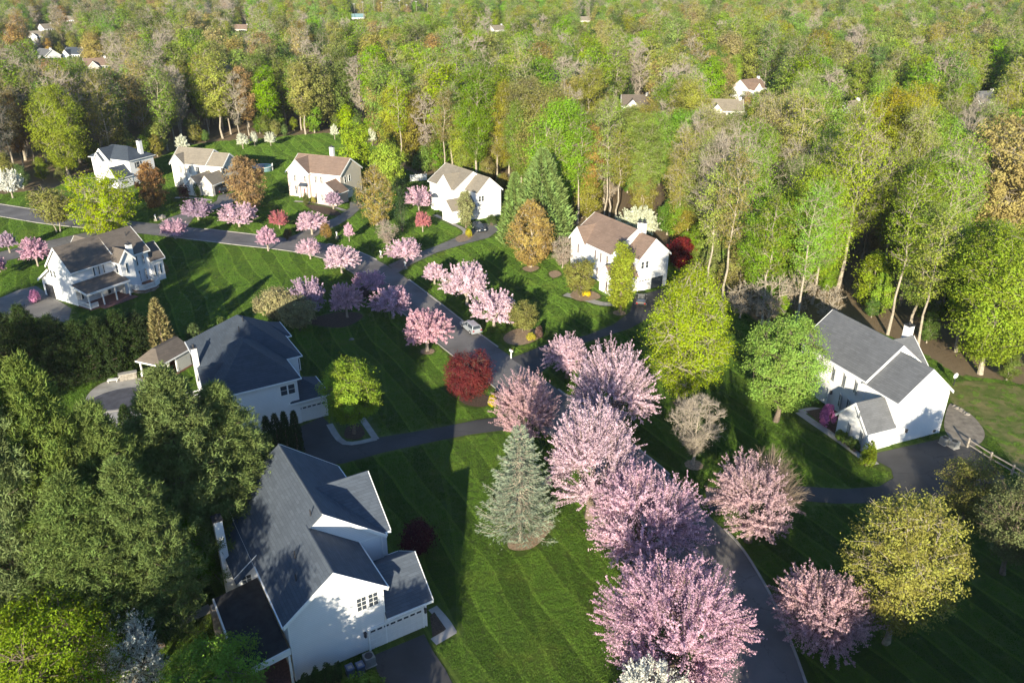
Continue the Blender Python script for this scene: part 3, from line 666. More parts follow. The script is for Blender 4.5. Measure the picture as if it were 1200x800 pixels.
# --- the white house with tan roof behind the car
h, w, r, t = house('house', 'white house with tan roof and front gable, dark car on its drive', (-7.72, 174.99), 36.7)
gable_block(w, r, t, 'y', 0.3, 6.7, 0.3, 5.4, 6.2, 9.0, 3.4, ends=(True, False))
gable_block(w, r, t, 'y', -2.6, 7.2, 5.2, 16.2, 6.3, 9.6, 2.3)
gable_block(w, r, t, 'x', -2.95, 2.3, 6.0, 11.7, 6.28, 8.9, 8.9, ends=(True, False))
gable_block(w, r, t, 'x', -6.2, 0.4, 1.0, 5.1, 3.0, 4.8, 3.0, ends=(True, False))
parts(h, w, r, t, 'siding_white', 'roof_tan')
for v in (14.2, 10.2, 8.6, 7.0): window(h, 'x0', -2.96 if v < 12 else -2.61, v, 3.9, 0.85, 1.45)
door(h, 'x0', -2.96, 10.3, 0.15, 1.0, 2.2, 'shutter_dark')
bay = MB(); bay.prism([(-2.6, 12.4), (-3.5, 13.0), (-3.5, 14.4), (-2.6, 15.0)], 0, 3.0); by = bay.build('bay', M['siding_white'], h)
MB().hexa([(-2.6, 12.2, 3.0), (-3.7, 12.9, 3.0), (-3.7, 14.5, 3.0), (-2.6, 15.2, 3.0)], [(-2.6, 13.0, 3.7), (-2.7, 13.3, 3.7), (-2.7, 14.1, 3.7), (-2.6, 14.4, 3.7)]).build('bay_roof', M['roof_dark'], by)
window(h, 'x0', -3.51, 13.7, 0.9, 1.1, 1.6)
for u in (0.8, 1.6): window(h, 'y0', 0.29, u, 4.1, 0.6, 1.2, cols=1, rows=2)
window(h, 'x0', -6.21, 3.0, 0.9, 0.9, 1.4)
# --- the cream house with open garage
h, w, r, t = house('house', 'cream white house with tan roof and dark open garage, left of the brick house', (-73.16, 201.02), 72)
gable_block(w, r, t, 'y', 0.3, 7.0, 0.3, 5.4, 6.2, 8.7, 3.4, ends=(True, False))
gable_block(w, r, t, 'y', -0.1, 8.6, 5.2, 15.6, 6.3, 9.3, 3.9)
gable_block(w, r, t, 'x', -0.6, 3.9, 11.4, 15.2, 6.28, 8.3, 13.3, ends=(True, False))
gable_block(w, r, t, 'x', -6.8, 0.4, 2.9, 6.2, 3.0, 4.7, 4.5, ends=(True, False))
gable_block(w, r, t, 'x', -5.8, 0.4, -0.4, 3.1, 3.1, 5.0, 1.4, ends=(False, False))
parts(h, w, r, t, 'siding_cream', 'roof_tan')
for v in (12.8, 10.4, 8.1): window(h, 'x0', -0.61 if v > 11.4 else -0.11, v, 3.8, 1.0, 1.7, None if v != 8.1 else 'shutter_dark')
window(h, 'x0', -0.61, 13.3, 0.8, 1.0, 1.8)
door(h, 'x0', -0.11, 9.6, 0.15, 1.1, 2.2, 'shutter_dark')
MB().box(-4.9, -0.6, -0.44, -0.39, 0, 2.3).build('garage_dark_panel', M['dark_metal'], h)  # wall is closed here; a dark panel stands in for the shaded interior
window(h, 'y0', 0.29, 0.6, 4.3, 0.8, 1.4, 'shutter_dark')
# --- the brick-fronted house
h, w, r, t = house('house', 'pink brick and beige house with brown roof and white chimney by the field', (-41.43, 191.03), 68)
gable_block(w, r, t, 'y', 0.3, 9.6, 0.3, 15.0, 6.3, 9.35, 4.95)
parts(h, w, r, t, 'siding_beige', 'roof_brown')
w2, r2, t2 = MB(), MB(), MB()
gable_block(w2, r2, t2, 'x', -0.5, 4.95, 9.0, 15.2, 6.28, 9.1, 12.1, ends=(True, False))
gable_block(w2, r2, t2, 'x', -4.2, 0.4, -1.4, 4.4, 3.0, 5.2, 1.5, ends=(True, False))
w2.box(0.2, 0.31, 0.3, 9.0, 0, 6.2)
fr = w2.build('brick_front', M['brick_pink'], h); r2.build('front_roof', M['roof_brown'], h); t2.build('roof_trim', M['trim'], h)
for v in (13.2, 10.2, 7.6, 6.0): window(h, 'x0', -0.51 if v > 9 else 0.19, v, 3.9, 0.9, 1.45)
window(h, 'x0', -0.51, 13.2, 0.8, 1.2, 1.8); door(h, 'x0', -0.51, 10.6, 0.15, 1.1, 2.2, 'door_red')
m = MB().hexa([(-1.5, 9.4, 3.0), (-0.5, 9.4, 3.0), (-0.5, 11.6, 3.0), (-1.5, 11.6, 3.0)], [(-1.5, 9.4, 3.1), (-0.5, 9.4, 3.7), (-0.5, 11.6, 3.7), (-1.5, 11.6, 3.1)]); m.build('door_hood', M['roof_dark'], h)
for v in (9.5, 11.5): MB().box(-1.45, -1.3, v - 0.08, v + 0.08, 0, 3.0).build('porch_post', M['white_paint'], h)
for u in (2.3, 4.2): window(h, 'y0', 0.29, u, 4.1, 0.7, 1.3)
for v in (0.2, 1.6, 3.0): window(h, 'x0', -4.21, v, 0.9, 0.8, 1.4)
garage_door(h, 'y0', 0.29, 3.6, 2.4, 2.1, 0, 4)
chimney(h, 7.6, 7.0, 0.8, 1.0, 7.0, 11.2)
# --- the white house with a hipped dark roof, farthest left
h, w, r, t = house('house', 'white house with dark hipped roof and front gables, farthest left', (-99.19, 206.28), 66)
hip_block(w, r, t, 0.3, 8.3, 0.3, 14.0, 6.3, 0.62)
gable_block(w, r, t, 'x', -0.6, 4.0, 6.4, 11.6, 6.28, 8.9, 9.0, ends=(True, False))
gable_block(w, r, t, 'x', -1.2, 4.0, 8.2, 11.0, 6.2, 7.9, 9.6, ends=(True, False))
gable_block(w, r, t, 'x', -4.4, 0.4, 0.2, 4.2, 3.0, 5.2, 2.2, ends=(True, False))
parts(h, w, r, t, 'siding_white', 'roof_dark')
for v in (12.6, 9.6, 7.3): window(h, 'x0', -1.21 if 8.2 < v < 11 else (-0.61 if v < 8.2 else 0.29), v, 4.0, 0.85, 1.4, 'shutter_dark' if v > 11 else None)
window(h, 'x0', 0.29, 12.6, 0.8, 1.2, 1.8, 'shutter_dark'); door(h, 'x0', -0.61, 7.4, 0.15, 1.0, 2.2, 'shutter_dark')
window(h, 'y0', 0.29, 3.0, 4.1, 0.9, 1.4, 'shutter_dark')
for v in (4.9, 6.3): MB().box(-3.1, -2.8, v - 0.15, v + 0.15, 0, 3.0).build('porch_post', M['white_paint'], h)
chimney(h, 5.6, 1.4, 1.0, 0.9, 6.0, 10.6)
# --- garden pavilion beside the pool cover

def downspouts(root, pts):
    for x_, y_, z1_ in pts: MB().box(x_ - 0.05, x_ + 0.05, y_ - 0.05, y_ + 0.05, 0.05, z1_).build('downspout', M['trim'], root)
HS = [o for o in COL.objects if o.name.split('.')[0] == 'house']
downspouts(HS[0], [(8.2, -0.07, 6.0), (10.7, 6.12, 6.0), (11.9, -0.1, 3.1), (0.36, -0.07, 6.0)]); downspouts(HS[3], [(0.36, 0.23, 5.8), (8.14, 0.23, 5.8), (-3.73, 0.11, 2.7)])
pv = empty('pavilion', (-48.25, 97.25, 0), 68, 'brown roofed garden pavilion, half walled with white boards, on a red deck', 'pavilion')
Lp, Dp = 5.6, 3.7
MB().hexa([(-0.3, -0.3, 2.7), (Lp + 0.3, -0.3, 2.7), (Lp + 0.3, Dp + 0.3, 2.7), (-0.3, Dp + 0.3, 2.7)], [(1.3, Dp/2 - 0.3, 4.3), (Lp - 0.1, Dp/2 - 0.3, 4.3), (Lp - 0.1, Dp/2 + 0.3, 4.3), (1.3, Dp/2 + 0.3, 4.3)]).build('roof', M['roof_taupe'], pv)
MB().box(-0.36, Lp + 0.36, -0.38, -0.31, 2.55, 2.75).box(-0.38, -0.31, -0.31, Dp + 0.31, 2.55, 2.75).build('fascia', M['trim'], pv)
MB().box(-0.2, Lp, -0.2, Dp, 0, 0.2).build('floor', M['deck_wood'], pv)
for p in ((0, 0), (2.9, 0), (0, Dp - 0.15), (1.45, 0)): MB().box(p[0], p[0] + 0.17, p[1], p[1] + 0.17, 0.2, 2.7).box(p[0] - 0.07, p[0] + 0.24, p[1] - 0.07, p[1] + 0.24, 0.2, 0.7).build('post', M['white_paint'], pv)
for i in range(7): MB().box(3.1 + i * 0.36, 3.44 + i * 0.36, -0.02, 0.06, 0.2, 2.68).build('board', M['board'], pv)
MB().box(5.53, 5.6, 0.07, Dp - 0.09, 0.2, 2.65).box(3.1, 5.6, Dp - 0.08, Dp, 0.2, 2.65).box(3.1, 3.17, 1.6, Dp - 0.08, 0.2, 2.65).build('wall', M['board'], pv)
# pool under its dark cover
pl = empty('swimming_pool', (*(-51.91, 92.4), 0), 20, 'kidney shaped pool under a dark grey cover on the concrete patio', 'pool')
pp = [(4.3 * math.cos(a) * (1 + 0.1 * math.sin(2 * a)), 2.9 * math.sin(a), 0) for a in [i * math.pi / 14 for i in range(28)]]
MB().prism([(p[0] * 1.09, p[1] * 1.12) for p in pp], 0.0, 0.1).build('coping', M['concrete'], pl)
MB().prism(pp, 0.02, 0.16).build('pool_cover', M['pool_cover'], pl)
# blue above-ground pool in the field
pl = empty('swimming_pool', (*(-70.2, 223.44), 0), 0, 'round blue above-ground pool on the grass between the cream and brick houses', 'pool')
MB().cyl((0, 0), 2.7, 2.7, 0, 1.25, 24).build('pool_wall', M['teal'], pl)
MB().cyl((0, 0), 2.55, 2.55, 1.2, 1.27, 24).build('water', M['pool_water'], pl)
rm_ = MB()
for i in range(24):
    a, b = i * math.pi / 12, (i + 1) * math.pi / 12
    rm_.hexa([(2.62 * math.cos(a), 2.62 * math.sin(a), 1.24), (2.85 * math.cos(a), 2.85 * math.sin(a), 1.24), (2.85 * math.cos(b), 2.85 * math.sin(b), 1.24), (2.62 * math.cos(b), 2.62 * math.sin(b), 1.24)], [(2.62 * math.cos(a), 2.62 * math.sin(a), 1.33), (2.85 * math.cos(a), 2.85 * math.sin(a), 1.33), (2.85 * math.cos(b), 2.85 * math.sin(b), 1.33), (2.62 * math.cos(b), 2.62 * math.sin(b), 1.33)])
rm_.build('rim', M['white_paint'], pl)
MB().bar((2.8, 0, 0), (2.8, 0, 2.0), 0.08).bar((2.8, 0.6, 0), (2.8, 0.6, 2.0), 0.08).bar((2.8, 0, 0.5), (2.8, 0.6, 0.5), 0.07).bar((2.8, 0, 1.0), (2.8, 0.6, 1.0), 0.07).build('ladder', M['white_paint'], pl)
# ---- cars
def car(name, label, x, y, az, paint_, L_=4.6, W_=1.84, Hh=1.5, suv=False, group=None):
    o = empty(name, (x, y, 0.05), az, label, 'car', group)
    hl = L_ / 2
    prof = [(-hl, 0.45), (-hl + 0.05, 0.30), (hl - 0.1, 0.28), (hl, 0.45), (hl - 0.02, 0.68), (hl - 0.25, 0.80), (hl * 0.48, 0.93), (-hl + 0.1, 0.98), (-hl, 0.75)]
    if suv: prof[-2] = (-hl + 0.06, 1.05)
    b = MB()
    ins = [0.10 if z > 0.7 else 0.03 for _, z in prof]
    b.hexa([(px_, -W_/2 + i, z) for (px_, z), i in zip(prof, ins)], [(px_, W_/2 - i, z) for (px_, z), i in zip(prof, ins)])
    ct, rear = Hh, (-hl + 0.35 if suv else -hl + 0.9)
    cb = [(hl * 0.46, -W_/2 + 0.13, 0.92), (hl * 0.46, W_/2 - 0.13, 0.92), (-hl + 0.12, W_/2 - 0.13, 0.96), (-hl + 0.12, -W_/2 + 0.13, 0.96)]
    cbt = [(hl * 0.14, -W_/2 + 0.30, ct - 0.05), (hl * 0.14, W_/2 - 0.30, ct - 0.05), (rear, W_/2 - 0.30, ct - 0.06), (rear, -W_/2 + 0.30, ct - 0.06)]
    bo = b.build('body', M[paint_], o)
    MB().hexa(cb, cbt).build('windows', M['glass'], o)
    MB().hexa([(p[0] * 1.0, p[1], p[2] + 0.003) for p in cbt], [(p[0] * 0.93, p[1] * 0.93, ct) for p in cbt]).build('car_roof', M[paint_], o)
    pil = MB()
    for i in range(4): pil.bar(cb[i], cbt[i], 0.09, 0.07)
    for s_ in (-1, 1): pil.bar((-0.25, s_ * (W_/2 - 0.12), 0.93), (-0.3, s_ * (W_/2 - 0.29), ct - 0.04), 0.09, 0.06)
    pil.build('pillars', M[paint_], o)
    for sx in (hl * 0.62, -hl * 0.60):
        for s_ in (-1, 1):
            w = MB(); n = 14; rr = 0.33
            w.hexa([(sx + rr * math.cos(2*math.pi*i/n), s_ * (W_/2 - 0.20), rr + rr * math.sin(2*math.pi*i/n)) for i in range(n)], [(sx + rr * math.cos(2*math.pi*i/n), s_ * (W_/2 + 0.01), rr + rr * math.sin(2*math.pi*i/n)) for i in range(n)])
            wo = w.build('wheel', M['tyre'], o)
            q = MB(); q.hexa([(sx + 0.2 * math.cos(2*math.pi*i/8), s_ * (W_/2 + 0.005), rr + 0.2 * math.sin(2*math.pi*i/8)) for i in range(8)], [(sx + 0.19 * math.cos(2*math.pi*i/8), s_ * (W_/2 + 0.03), rr + 0.19 * math.sin(2*math.pi*i/8)) for i in range(8)])
            q.build('rim', M['rim'], wo)
    for s_ in (-1, 1):
        MB().box(hl - 0.16, hl + 0.012, s_ * 0.62 - 0.2, s_ * 0.62 + 0.2, 0.60, 0.74).build('headlight', M['lamp_clear'], o)
        MB().box(-hl - 0.012, -hl + 0.1, s_ * 0.66 - 0.14, s_ * 0.66 + 0.14, 0.68, 0.9).build('taillight', M['lamp_red'], o)
        MB().box(hl * 0.40, hl * 0.40 + 0.2, s_ * (W_/2 + 0.06) - 0.09, s_ * (W_/2 + 0.06) + 0.09, 0.92, 1.06).build('mirror', M[paint_], o)
    return o
car('car', 'silver hatchback driving along the road past the pink cherry trees', *(-6.47, 114.62), 119, 'paint_silver', 4.5, 1.82, 1.52, True)
car('car', 'dark navy car parked on the drive of the tan roofed white house', *(-7.16, 167.28), -70, 'paint_navy', 4.6, 1.84, 1.55, True)
car('car', 'black car under the open garage of the cream house', *(-72.86, 199.12), 60, 'paint_black', 4.5, 1.82, 1.5)
car('car', 'dark car on the shaded drive by the brown roofed white house', *(22.02, 125.92), 80, 'paint_black', 4.6, 1.84, 1.5, True)
# ---- mailboxes
def mailbox(x, y, az, label, big=False):
    o = empty('mailbox', (x, y, 0), az, label, 'mailbox', 'mailboxes along the kerb')
    MB().box(-0.07, 0.07, -0.07, 0.07, 0, 1.15).build('post', M['white_paint'], o)
    if big: MB().box(-0.3, 0.3, -0.3, 0.3, 0, 0.55).build('base', M['stone'], o)
    b = MB(); n = 8
    pr = [(-0.13, 1.15), (0.13, 1.15), (0.13, 1.32)] + [(0.13 * math.cos(a), 1.32 + 0.13 * math.sin(a)) for a in [math.pi * k / 6 for k in range(1, 6)]] + [(-0.13, 1.32)]
    b.hexa([(u, -0.3, z) for u, z in pr], [(u, 0.3, z) for u, z in pr])
    m = b.build('box', M['white_paint'], o)
    MB().box(0.131, 0.15, -0.2, -0.05, 1.3, 1.5).build('flag', M['lamp_red'], m)
mailbox(*(-0.13, 104.62), 40, 'white mailbox post at the drive by the round planted bed')
mailbox(*(-25.87, 149.29), 30, 'white mailbox with a stone base left of the drive near the dusky bare tree', True)
mailbox(*(-20.29, 142.91), 30, 'white mailbox below the large pink cherry near the grey drive', True)
mailbox(*(-36.99, 161.57), 20, 'white mailbox beside the pale cherry near the brick house drive', True)
mailbox(*(-80.41, 174.36), 10, 'white mailbox by the boulder left of the lavender tree', True)
# ---- boulders
def boulder(x, y, s, label, seed):
    rng = np.random.default_rng(seed); n, k = 9, 5; b = MB(); ring = []
    for j in range(k):
        t = j / (k - 1); rad = s * (1 - t * t * 0.75); z = s * 0.75 * t - 0.05
        ring.append([(rad * math.cos(i * 2 * math.pi / n) * rng.uniform(0.8, 1.2), rad * 0.75 * math.sin(i * 2 * math.pi / n) * rng.uniform(0.8, 1.2), z + rng.uniform(-0.06, 0.06)) for i in range(n)])
    for j in range(k - 1):
        for i in range(n): b.poly([ring[j][i], ring[j][(i + 1) % n], ring[j + 1][(i + 1) % n], ring[j + 1][i]])
    b.poly(ring[-1])
    o = b.build('boulder', M['stone'], None, (x, y, 0), rng.uniform(0, 3)); tag(o, label, 'boulder', 'garden boulders')
boulder(*(-79.86, 176.38), 1.2, 'grey boulder on the kerb grass near the lavender tree', 3)
boulder(*(2.9, 111.43), 0.5, 'small stone in the round bed below the olive dwarf tree', 4)
boulder(*(-24.72, 111.12), 0.45, 'small stone in the mulch under the dusky pink cherry', 5)
# ---- bins by the near house
def bin_(x, y, az, label):
    o = empty('wheelie_bin', (x, y, 0), az, label, 'bin', 'wheeled bins by the near house')
    MB().hexa([(-0.26, -0.28, 0.05), (0.26, -0.28, 0.05), (0.26, 0.28, 0.05), (-0.26, 0.28, 0.05)], [(-0.31, -0.36, 1.0), (0.31, -0.36, 1.0), (0.31, 0.36, 1.0), (-0.31, 0.36, 1.0)]).build('tub', M['bin_blue'], o)
    l = MB().hexa([(-0.33, -0.38, 1.0), (0.33, -0.38, 1.0), (0.33, 0.38, 1.0), (-0.33, 0.38, 1.0)], [(-0.28, -0.32, 1.09), (0.28, -0.32, 1.09), (0.28, 0.34, 1.09), (-0.28, 0.34, 1.09)]).build('lid', M['bin_blue'], o)
    MB().box(-0.17, 0.17, -0.2, 0.1, 1.092, 1.1).build('sticker', M['ac_grey'], l)
    MB().bar((-0.25, 0.42, 0.95), (0.25, 0.42, 0.95), 0.05).build('handle', M['dark_metal'], o)
    for s_ in (-0.24, 0.24): MB().box(s_ - 0.04, s_ + 0.04, 0.2, 0.42, 0, 0.22).build('wheel', M['tyre'], o)
bin_(*(-13.07, 46.84), 31, 'blue wheeled bin by the white wall, the left one of the pair')
bin_(*(-12.28, 47.1), 31, 'blue wheeled bin by the white wall, the right one nearest the garage')
# ---- air conditioning units
def ac(x, y, az, label):
    o = empty('air_conditioner', (x, y, 0), az, label, 'ac unit', 'air conditioning units')
    b = MB(); b.box(-0.42, 0.42, -0.42, 0.42, 0.08, 0.9)
    for i in range(8): b.box(-0.43, 0.43, -0.435, -0.42, 0.14 + i * 0.09, 0.19 + i * 0.09); b.box(-0.435, -0.42, -0.43, 0.43, 0.14 + i * 0.09, 0.19 + i * 0.09)
    b.build('casing', M['ac_grey'], o)
    MB().cyl((0, 0), 0.34, 0.34, 0.9, 0.93, 14).build('fan_grille', M['dark_metal'], o)
    MB().box(-0.5, 0.5, -0.5, 0.5, 0, 0.08).build('base', M['concrete'], o)
ac(*(52.02, 81.53), 21, 'grey air conditioner at the corner of the grey roofed house, left one')
ac(*(52.77, 80.78), 21, 'grey air conditioner by the patio edge, right one')
ac(*(-11.76, 48.15), 31, 'grey air conditioner beside the blue bins and garage door')
# ---- satellite dish on a pole behind the right house
o = empty('satellite_dish', (*(60.51, 96.21), 0), 200, 'white satellite dish on a pole in the bushes behind the grey roofed house', 'satellite dish')
MB().bar((0, 0, 0), (0, 0, 1.3), 0.09).build('pole', M['dark_metal'], o)
ds = MB(); n = 16
for i in range(n):
    a, b = 2 * math.pi * i / n, 2 * math.pi * (i + 1) / n
    for r0, r1, h0, h1 in ((0, 0.25, 0.11, 0.08), (0.25, 0.42, 0.08, 0.0)):
        ds.poly([(r0 * math.cos(a), h0, 1.55 + r0 * math.sin(a)), (r1 * math.cos(a), h1, 1.55 + r1 * math.sin(a)), (r1 * math.cos(b), h1, 1.55 + r1 * math.sin(b)), (r0 * math.cos(b), h0, 1.55 + r0 * math.sin(b))])
ds.build('dish', M['white_paint'], o); MB().bar((0, 0.1, 1.3), (0, -0.35, 1.45), 0.05).build('arm', M['dark_metal'], o)
# ---- post and rail fence by the right drive
fp = [(54.4, 80.78), (55.39, 77.69), (56.5, 75.12), (57.56, 72.51)]
fo = empty('rail_fence', (fp[0][0], fp[0][1], 0), 0, 'pale split rail fence along the right edge of the drive', 'fence')
fl = [(p[0] - fp[0][0], p[1] - fp[0][1]) for p in fp]
for p in fl: MB().box(p[0] - 0.09, p[0] + 0.09, p[1] - 0.09, p[1] + 0.09, 0, 1.35).build('post', M['wood_rail'], fo)
for p, q in zip(fl[:-1], fl[1:]):
    for z_ in (0.5, 1.1): MB().bar((p[0], p[1], z_), (q[0], q[1], z_ + 0.02), 0.1, 0.13).build('rail', M['wood_rail'], fo)
# ---- stone edging by the patio: a short row of stones
for i, p in enumerate([(57.8, 90.59), (57.91, 89.92), (58.13, 89.48), (58.23, 88.83), (58.34, 88.4)]):
    boulder(p[0], p[1], 0.38 + 0.07 * (i % 3), 'pale edging stone in the row by the right patio, ' + ('nearest the house', 'second from the house', 'middle one', 'fourth from the house', 'farthest from the house')[i], 20 + i)
# ---- white garden screen beside the tan roofed house
o = empty('garden_screen', (*(-27.13, 210.65), 0), 20, 'white vinyl garden fence screen left of the tan roofed house', 'fence')
for i in range(4): MB().box(i * 1.5 - 0.07, i * 1.5 + 0.07, -0.07, 0.07, 0, 1.9).build('post', M['white_paint'], o)
for i in range(3):
    for j in range(5): MB().box(i * 1.5 + 0.08 + j * 0.27, i * 1.5 + 0.33 + j * 0.27, -0.02, 0.02, 0.1, 1.75).build('board', M['white_paint'], o)
# ---- far off houses seen through the trees
def far_house(x, y, az, L_, D_, ze, ap, wm, rm, label, base=0.0, wing=True, chim=True, windows=True):
    h = empty('distant_house', (x, y, base), az, label, 'house', 'distant houses among the trees')
    w, r, t = MB(), MB(), MB()
    gable_block(w, r, t, 'x', -L_/2, L_/2, -D_/2, D_/2, ze, ap, z0=-base)
    if wing: gable_block(w, r, t, 'y', -L_/2 + 1.5, -L_/2 + 6, -D_/2 - 2, 0, ze - 0.1, ap - 1.0, ends=(True, False), z0=-base)
    parts(h, w, r, t, wm, rm)
    if windows:
        for i in range(4): window(h, 'y0', -D_/2 - 0.012 if i else -D_/2 - 0.012, L_/2 - 1.3 - i * 1.7, ze - 2.2, 0.9, 1.5)
        for v in (-1.2, 1.2): window(h, 'x1', L_/2 + 0.012, v, ze - 2.2, 0.9, 1.5)
    if chim: chimney(h, L_/2 - 0.9, 0, 0.9, 0.9, ap - 1.2, ap + 1.0)
    return h
# ---- garden furniture by the pool
def chair(x, y, az, label):
    o = empty('garden_chair', (x, y, 0.2), az, label, 'chair', 'white garden chairs')
    MB().box(-0.27, 0.27, -0.27, 0.27, 0.38, 0.45).build('seat', M['white_paint'], o)
    MB().hexa([(-0.27, 0.22, 0.45), (0.27, 0.22, 0.45), (0.27, 0.27, 0.45), (-0.27, 0.27, 0.45)], [(-0.25, 0.36, 1.0), (0.25, 0.36, 1.0), (0.25, 0.41, 1.0), (-0.25, 0.41, 1.0)]).build('backrest', M['white_paint'], o)
    for sx in (-0.24, 0.24):
        for sy in (-0.24, 0.24): MB().box(sx - 0.03, sx + 0.03, sy - 0.03, sy + 0.03, 0, 0.38).build('leg', M['white_paint'], o)
    for sx in (-0.3, 0.3): MB().box(sx - 0.035, sx + 0.035, -0.27, 0.27, 0.62, 0.67).build('armrest', M['white_paint'], o)
chair(-48.6, 98.6, 30, 'white garden chair under the pavilion, nearer the post'); chair(-49.7, 99.4, -60, 'white garden chair under the pavilion, nearer the pool')
o = empty('stone_counter', (*(-53.42, 98.21), 0), 25, 'low grey stone counter on the far rim of the pool patio', 'counter')
MB().box(-1.1, 1.1, -0.35, 0.35, 0, 0.95).build('base', M['stone'], o); MB().box(-1.2, 1.2, -0.43, 0.43, 0.95, 1.03).build('worktop', M['concrete'], o)
o = empty('sun_lounger', (*(-54.98, 97.45), 0.06), 15, 'white sun lounger at the left of the stone counter', 'lounger')
MB().box(-0.9, 0.35, -0.32, 0.32, 0.3, 0.38).build('seat', M['white_paint'], o); MB().hexa([(0.35, -0.32, 0.3), (0.42, -0.32, 0.36), (0.42, 0.32, 0.36), (0.35, 0.32, 0.3)], [(0.9, -0.32, 0.75), (0.95, -0.32, 0.82), (0.95, 0.32, 0.82), (0.9, 0.32, 0.75)]).build('backrest', M['white_paint'], o)
for sx in (-0.8, 0.3):
    for sy in (-0.27, 0.27): MB().box(sx - 0.03, sx + 0.03, sy - 0.03, sy + 0.03, 0, 0.3).build('leg', M['white_paint'], o)
FH = []   # sight lines to keep open: (px x0, x1, y_low, distance) are worked out in the forest part
def fh(p, az, L_, D_, wm, rm, label, **kw):
    far_house(p[0], p[1], az, L_, D_, kw.pop('ze', 5.8), kw.pop('ap', 9.0), wm, rm, label, **kw); FH.append((p[0], p[1], L_ * 0.62, kw.get('low', 2.5)))
fh((-268.44, 486.22), -35, 13, 9, 'siding_white', 'roof_grey', 'distant white house with grey roof, largest of the cluster at upper left')
fh((-351.62, 626.47), 40, 12, 9, 'siding_white', 'roof_tan', 'distant white gabled house at upper left, left of the topmost one')
fh((-385.09, 706.79), 60, 10, 8, 'siding_white', 'roof_tan', 'distant white gable, topmost of the cluster at upper left', wing=False)
fh((-255.51, 495.18), -15, 12, 9, 'siding_white', 'roof_dark', 'distant house with dark grey roof beside a pink tree at upper left')
fh((-215.56, 434.77), 30, 11, 8, 'siding_beige', 'roof_brown', 'distant beige house with brown roof, lowest of the upper left cluster')
fh((-423.41, 821.65), 20, 11, 8, 'siding_white', 'roof_tan', 'distant white house among trees above the upper left cluster', wing=False)
fh((-221.37, 697.88), -10, 14, 9, 'siding_beige', 'roof_brown', 'distant tan roofed house alone in the wood at top left centre', wing=False)
fh((45.65, 304.68), -5, 10, 8, 'siding_white', 'roof_taupe', 'small distant white house with taupe roof in the wood above the middle')
fh((75.68, 294.06), -8, 13, 9, 'siding_cream', 'roof_tan', 'distant cream house with grey tan roof in a clearing right of centre')
fh((100.37, 350.5), 35, 12, 9, 'siding_white', 'roof_brown', 'distant white house with orange brown roof behind the cream one')
fh((179.27, 314.08), 15, 9, 8, 'siding_white', 'roof_grey', 'distant house with grey roof half hidden in the wood at far right')
fh((120.11, 290.68), 30, 8, 7, 'siding_white', 'roof_tan', 'distant white gable glimpsed behind olive trees right of centre', wing=False)
fh((69.58, 809.73), -20, 13, 9, 'siding_white', 'roof_tan', 'distant white house near the top edge, right of centre', wing=False)
fh((-12.46, 689.18), 40, 12, 9, 'siding_white', 'roof_tan', 'distant white gable near the top edge, at centre', wing=False)
fh((-153.45, 859.51), 0, 14, 9, 'siding_white', 'teal', 'distant low building with a teal roof beside the light poles at the top', wing=False, chim=False)
# ---- tall light poles of a sports ground at the top of the picture
LP = [(-145.99, 798.15), (-136.13, 786.89), (-127.65, 798.15), (-120.47, 798.15), (-103.71, 798.15), (-94.7, 775.93), (-88.55, 798.15), (-77.11, 786.89), (-66.1, 786.89)]
for i, p in enumerate(LP):
    o = empty('light_pole', (p[0], p[1], 0), 0, 'tall pale floodlight pole above the far wood, ' + ('leftmost', 'second from left', 'third from left', 'fourth from left', 'middle one', 'fourth from right', 'third from right', 'second from right', 'rightmost')[i] + ' of the row', 'light pole', 'floodlight poles in a row')
    MB().cyl((0, 0), 0.24, 0.15, 0, 21 + (i * 7) % 5, 8).build('pole', M['wood_rail'], o)
    hh = 21 + (i * 7) % 5
    MB().box(-1.1, 1.1, -0.12, 0.12, hh - 0.8, hh - 0.6).box(-0.9, 0.9, -0.3, 0.1, hh - 0.6, hh - 0.1).build('floodlight', M['ac_grey'], o)
    FH.append((p[0], p[1], 1.6, 12.0))
FH.append((*(94.37, 149.29), 7.0, 4.0))                               # the great oak stands free at the edge of the wood
# ---------------------------------------------------------------- trees
def unit(a): return a / np.maximum(np.linalg.norm(a, axis=-1, keepdims=True), 1e-9)
def tubes(lines, sides=5):
    """lines: list of (points (k,3), radii (k,)) -> (N,4,3) quads"""
    out = []
    for pts, rad in lines:
        pts = np.asarray(pts, float); rad = np.asarray(rad, float); k = len(pts)
        d = unit(np.gradient(pts, axis=0)); ref = np.array([0.31, 0.95, 0.05]) if abs(d[0][2]) > 0.6 else np.array([0, 0, 1.0])
        a = unit(np.cross(d, ref)); b = np.cross(d, a)
        n = sides; ang = np.arange(n) * 2 * np.pi / n
        ring = pts[:, None, :] + rad[:, None, None] * (np.cos(ang)[None, :, None] * a[:, None, :] + np.sin(ang)[None, :, None] * b[:, None, :])
        r2 = np.roll(ring, -1, axis=1)
        out.append(np.stack([ring[:-1], r2[:-1], r2[1:], ring[1:]], axis=2).reshape(-1, 4, 3))
    return np.concatenate(out)
def curve(p, q, n=4, sag=0.0, rng=None, wob=0.0):
    t = np.linspace(0, 1, n)[:, None]; p, q = np.asarray(p, float), np.asarray(q, float)
    c = p + (q - p) * t; c[:, 2] += sag * np.linalg.norm(q - p) * (4 * t[:, 0] * (1 - t[:, 0]))
    if rng is not None and wob: c[1:-1] += rng.normal(0, wob, (n - 2, 3))
    return c
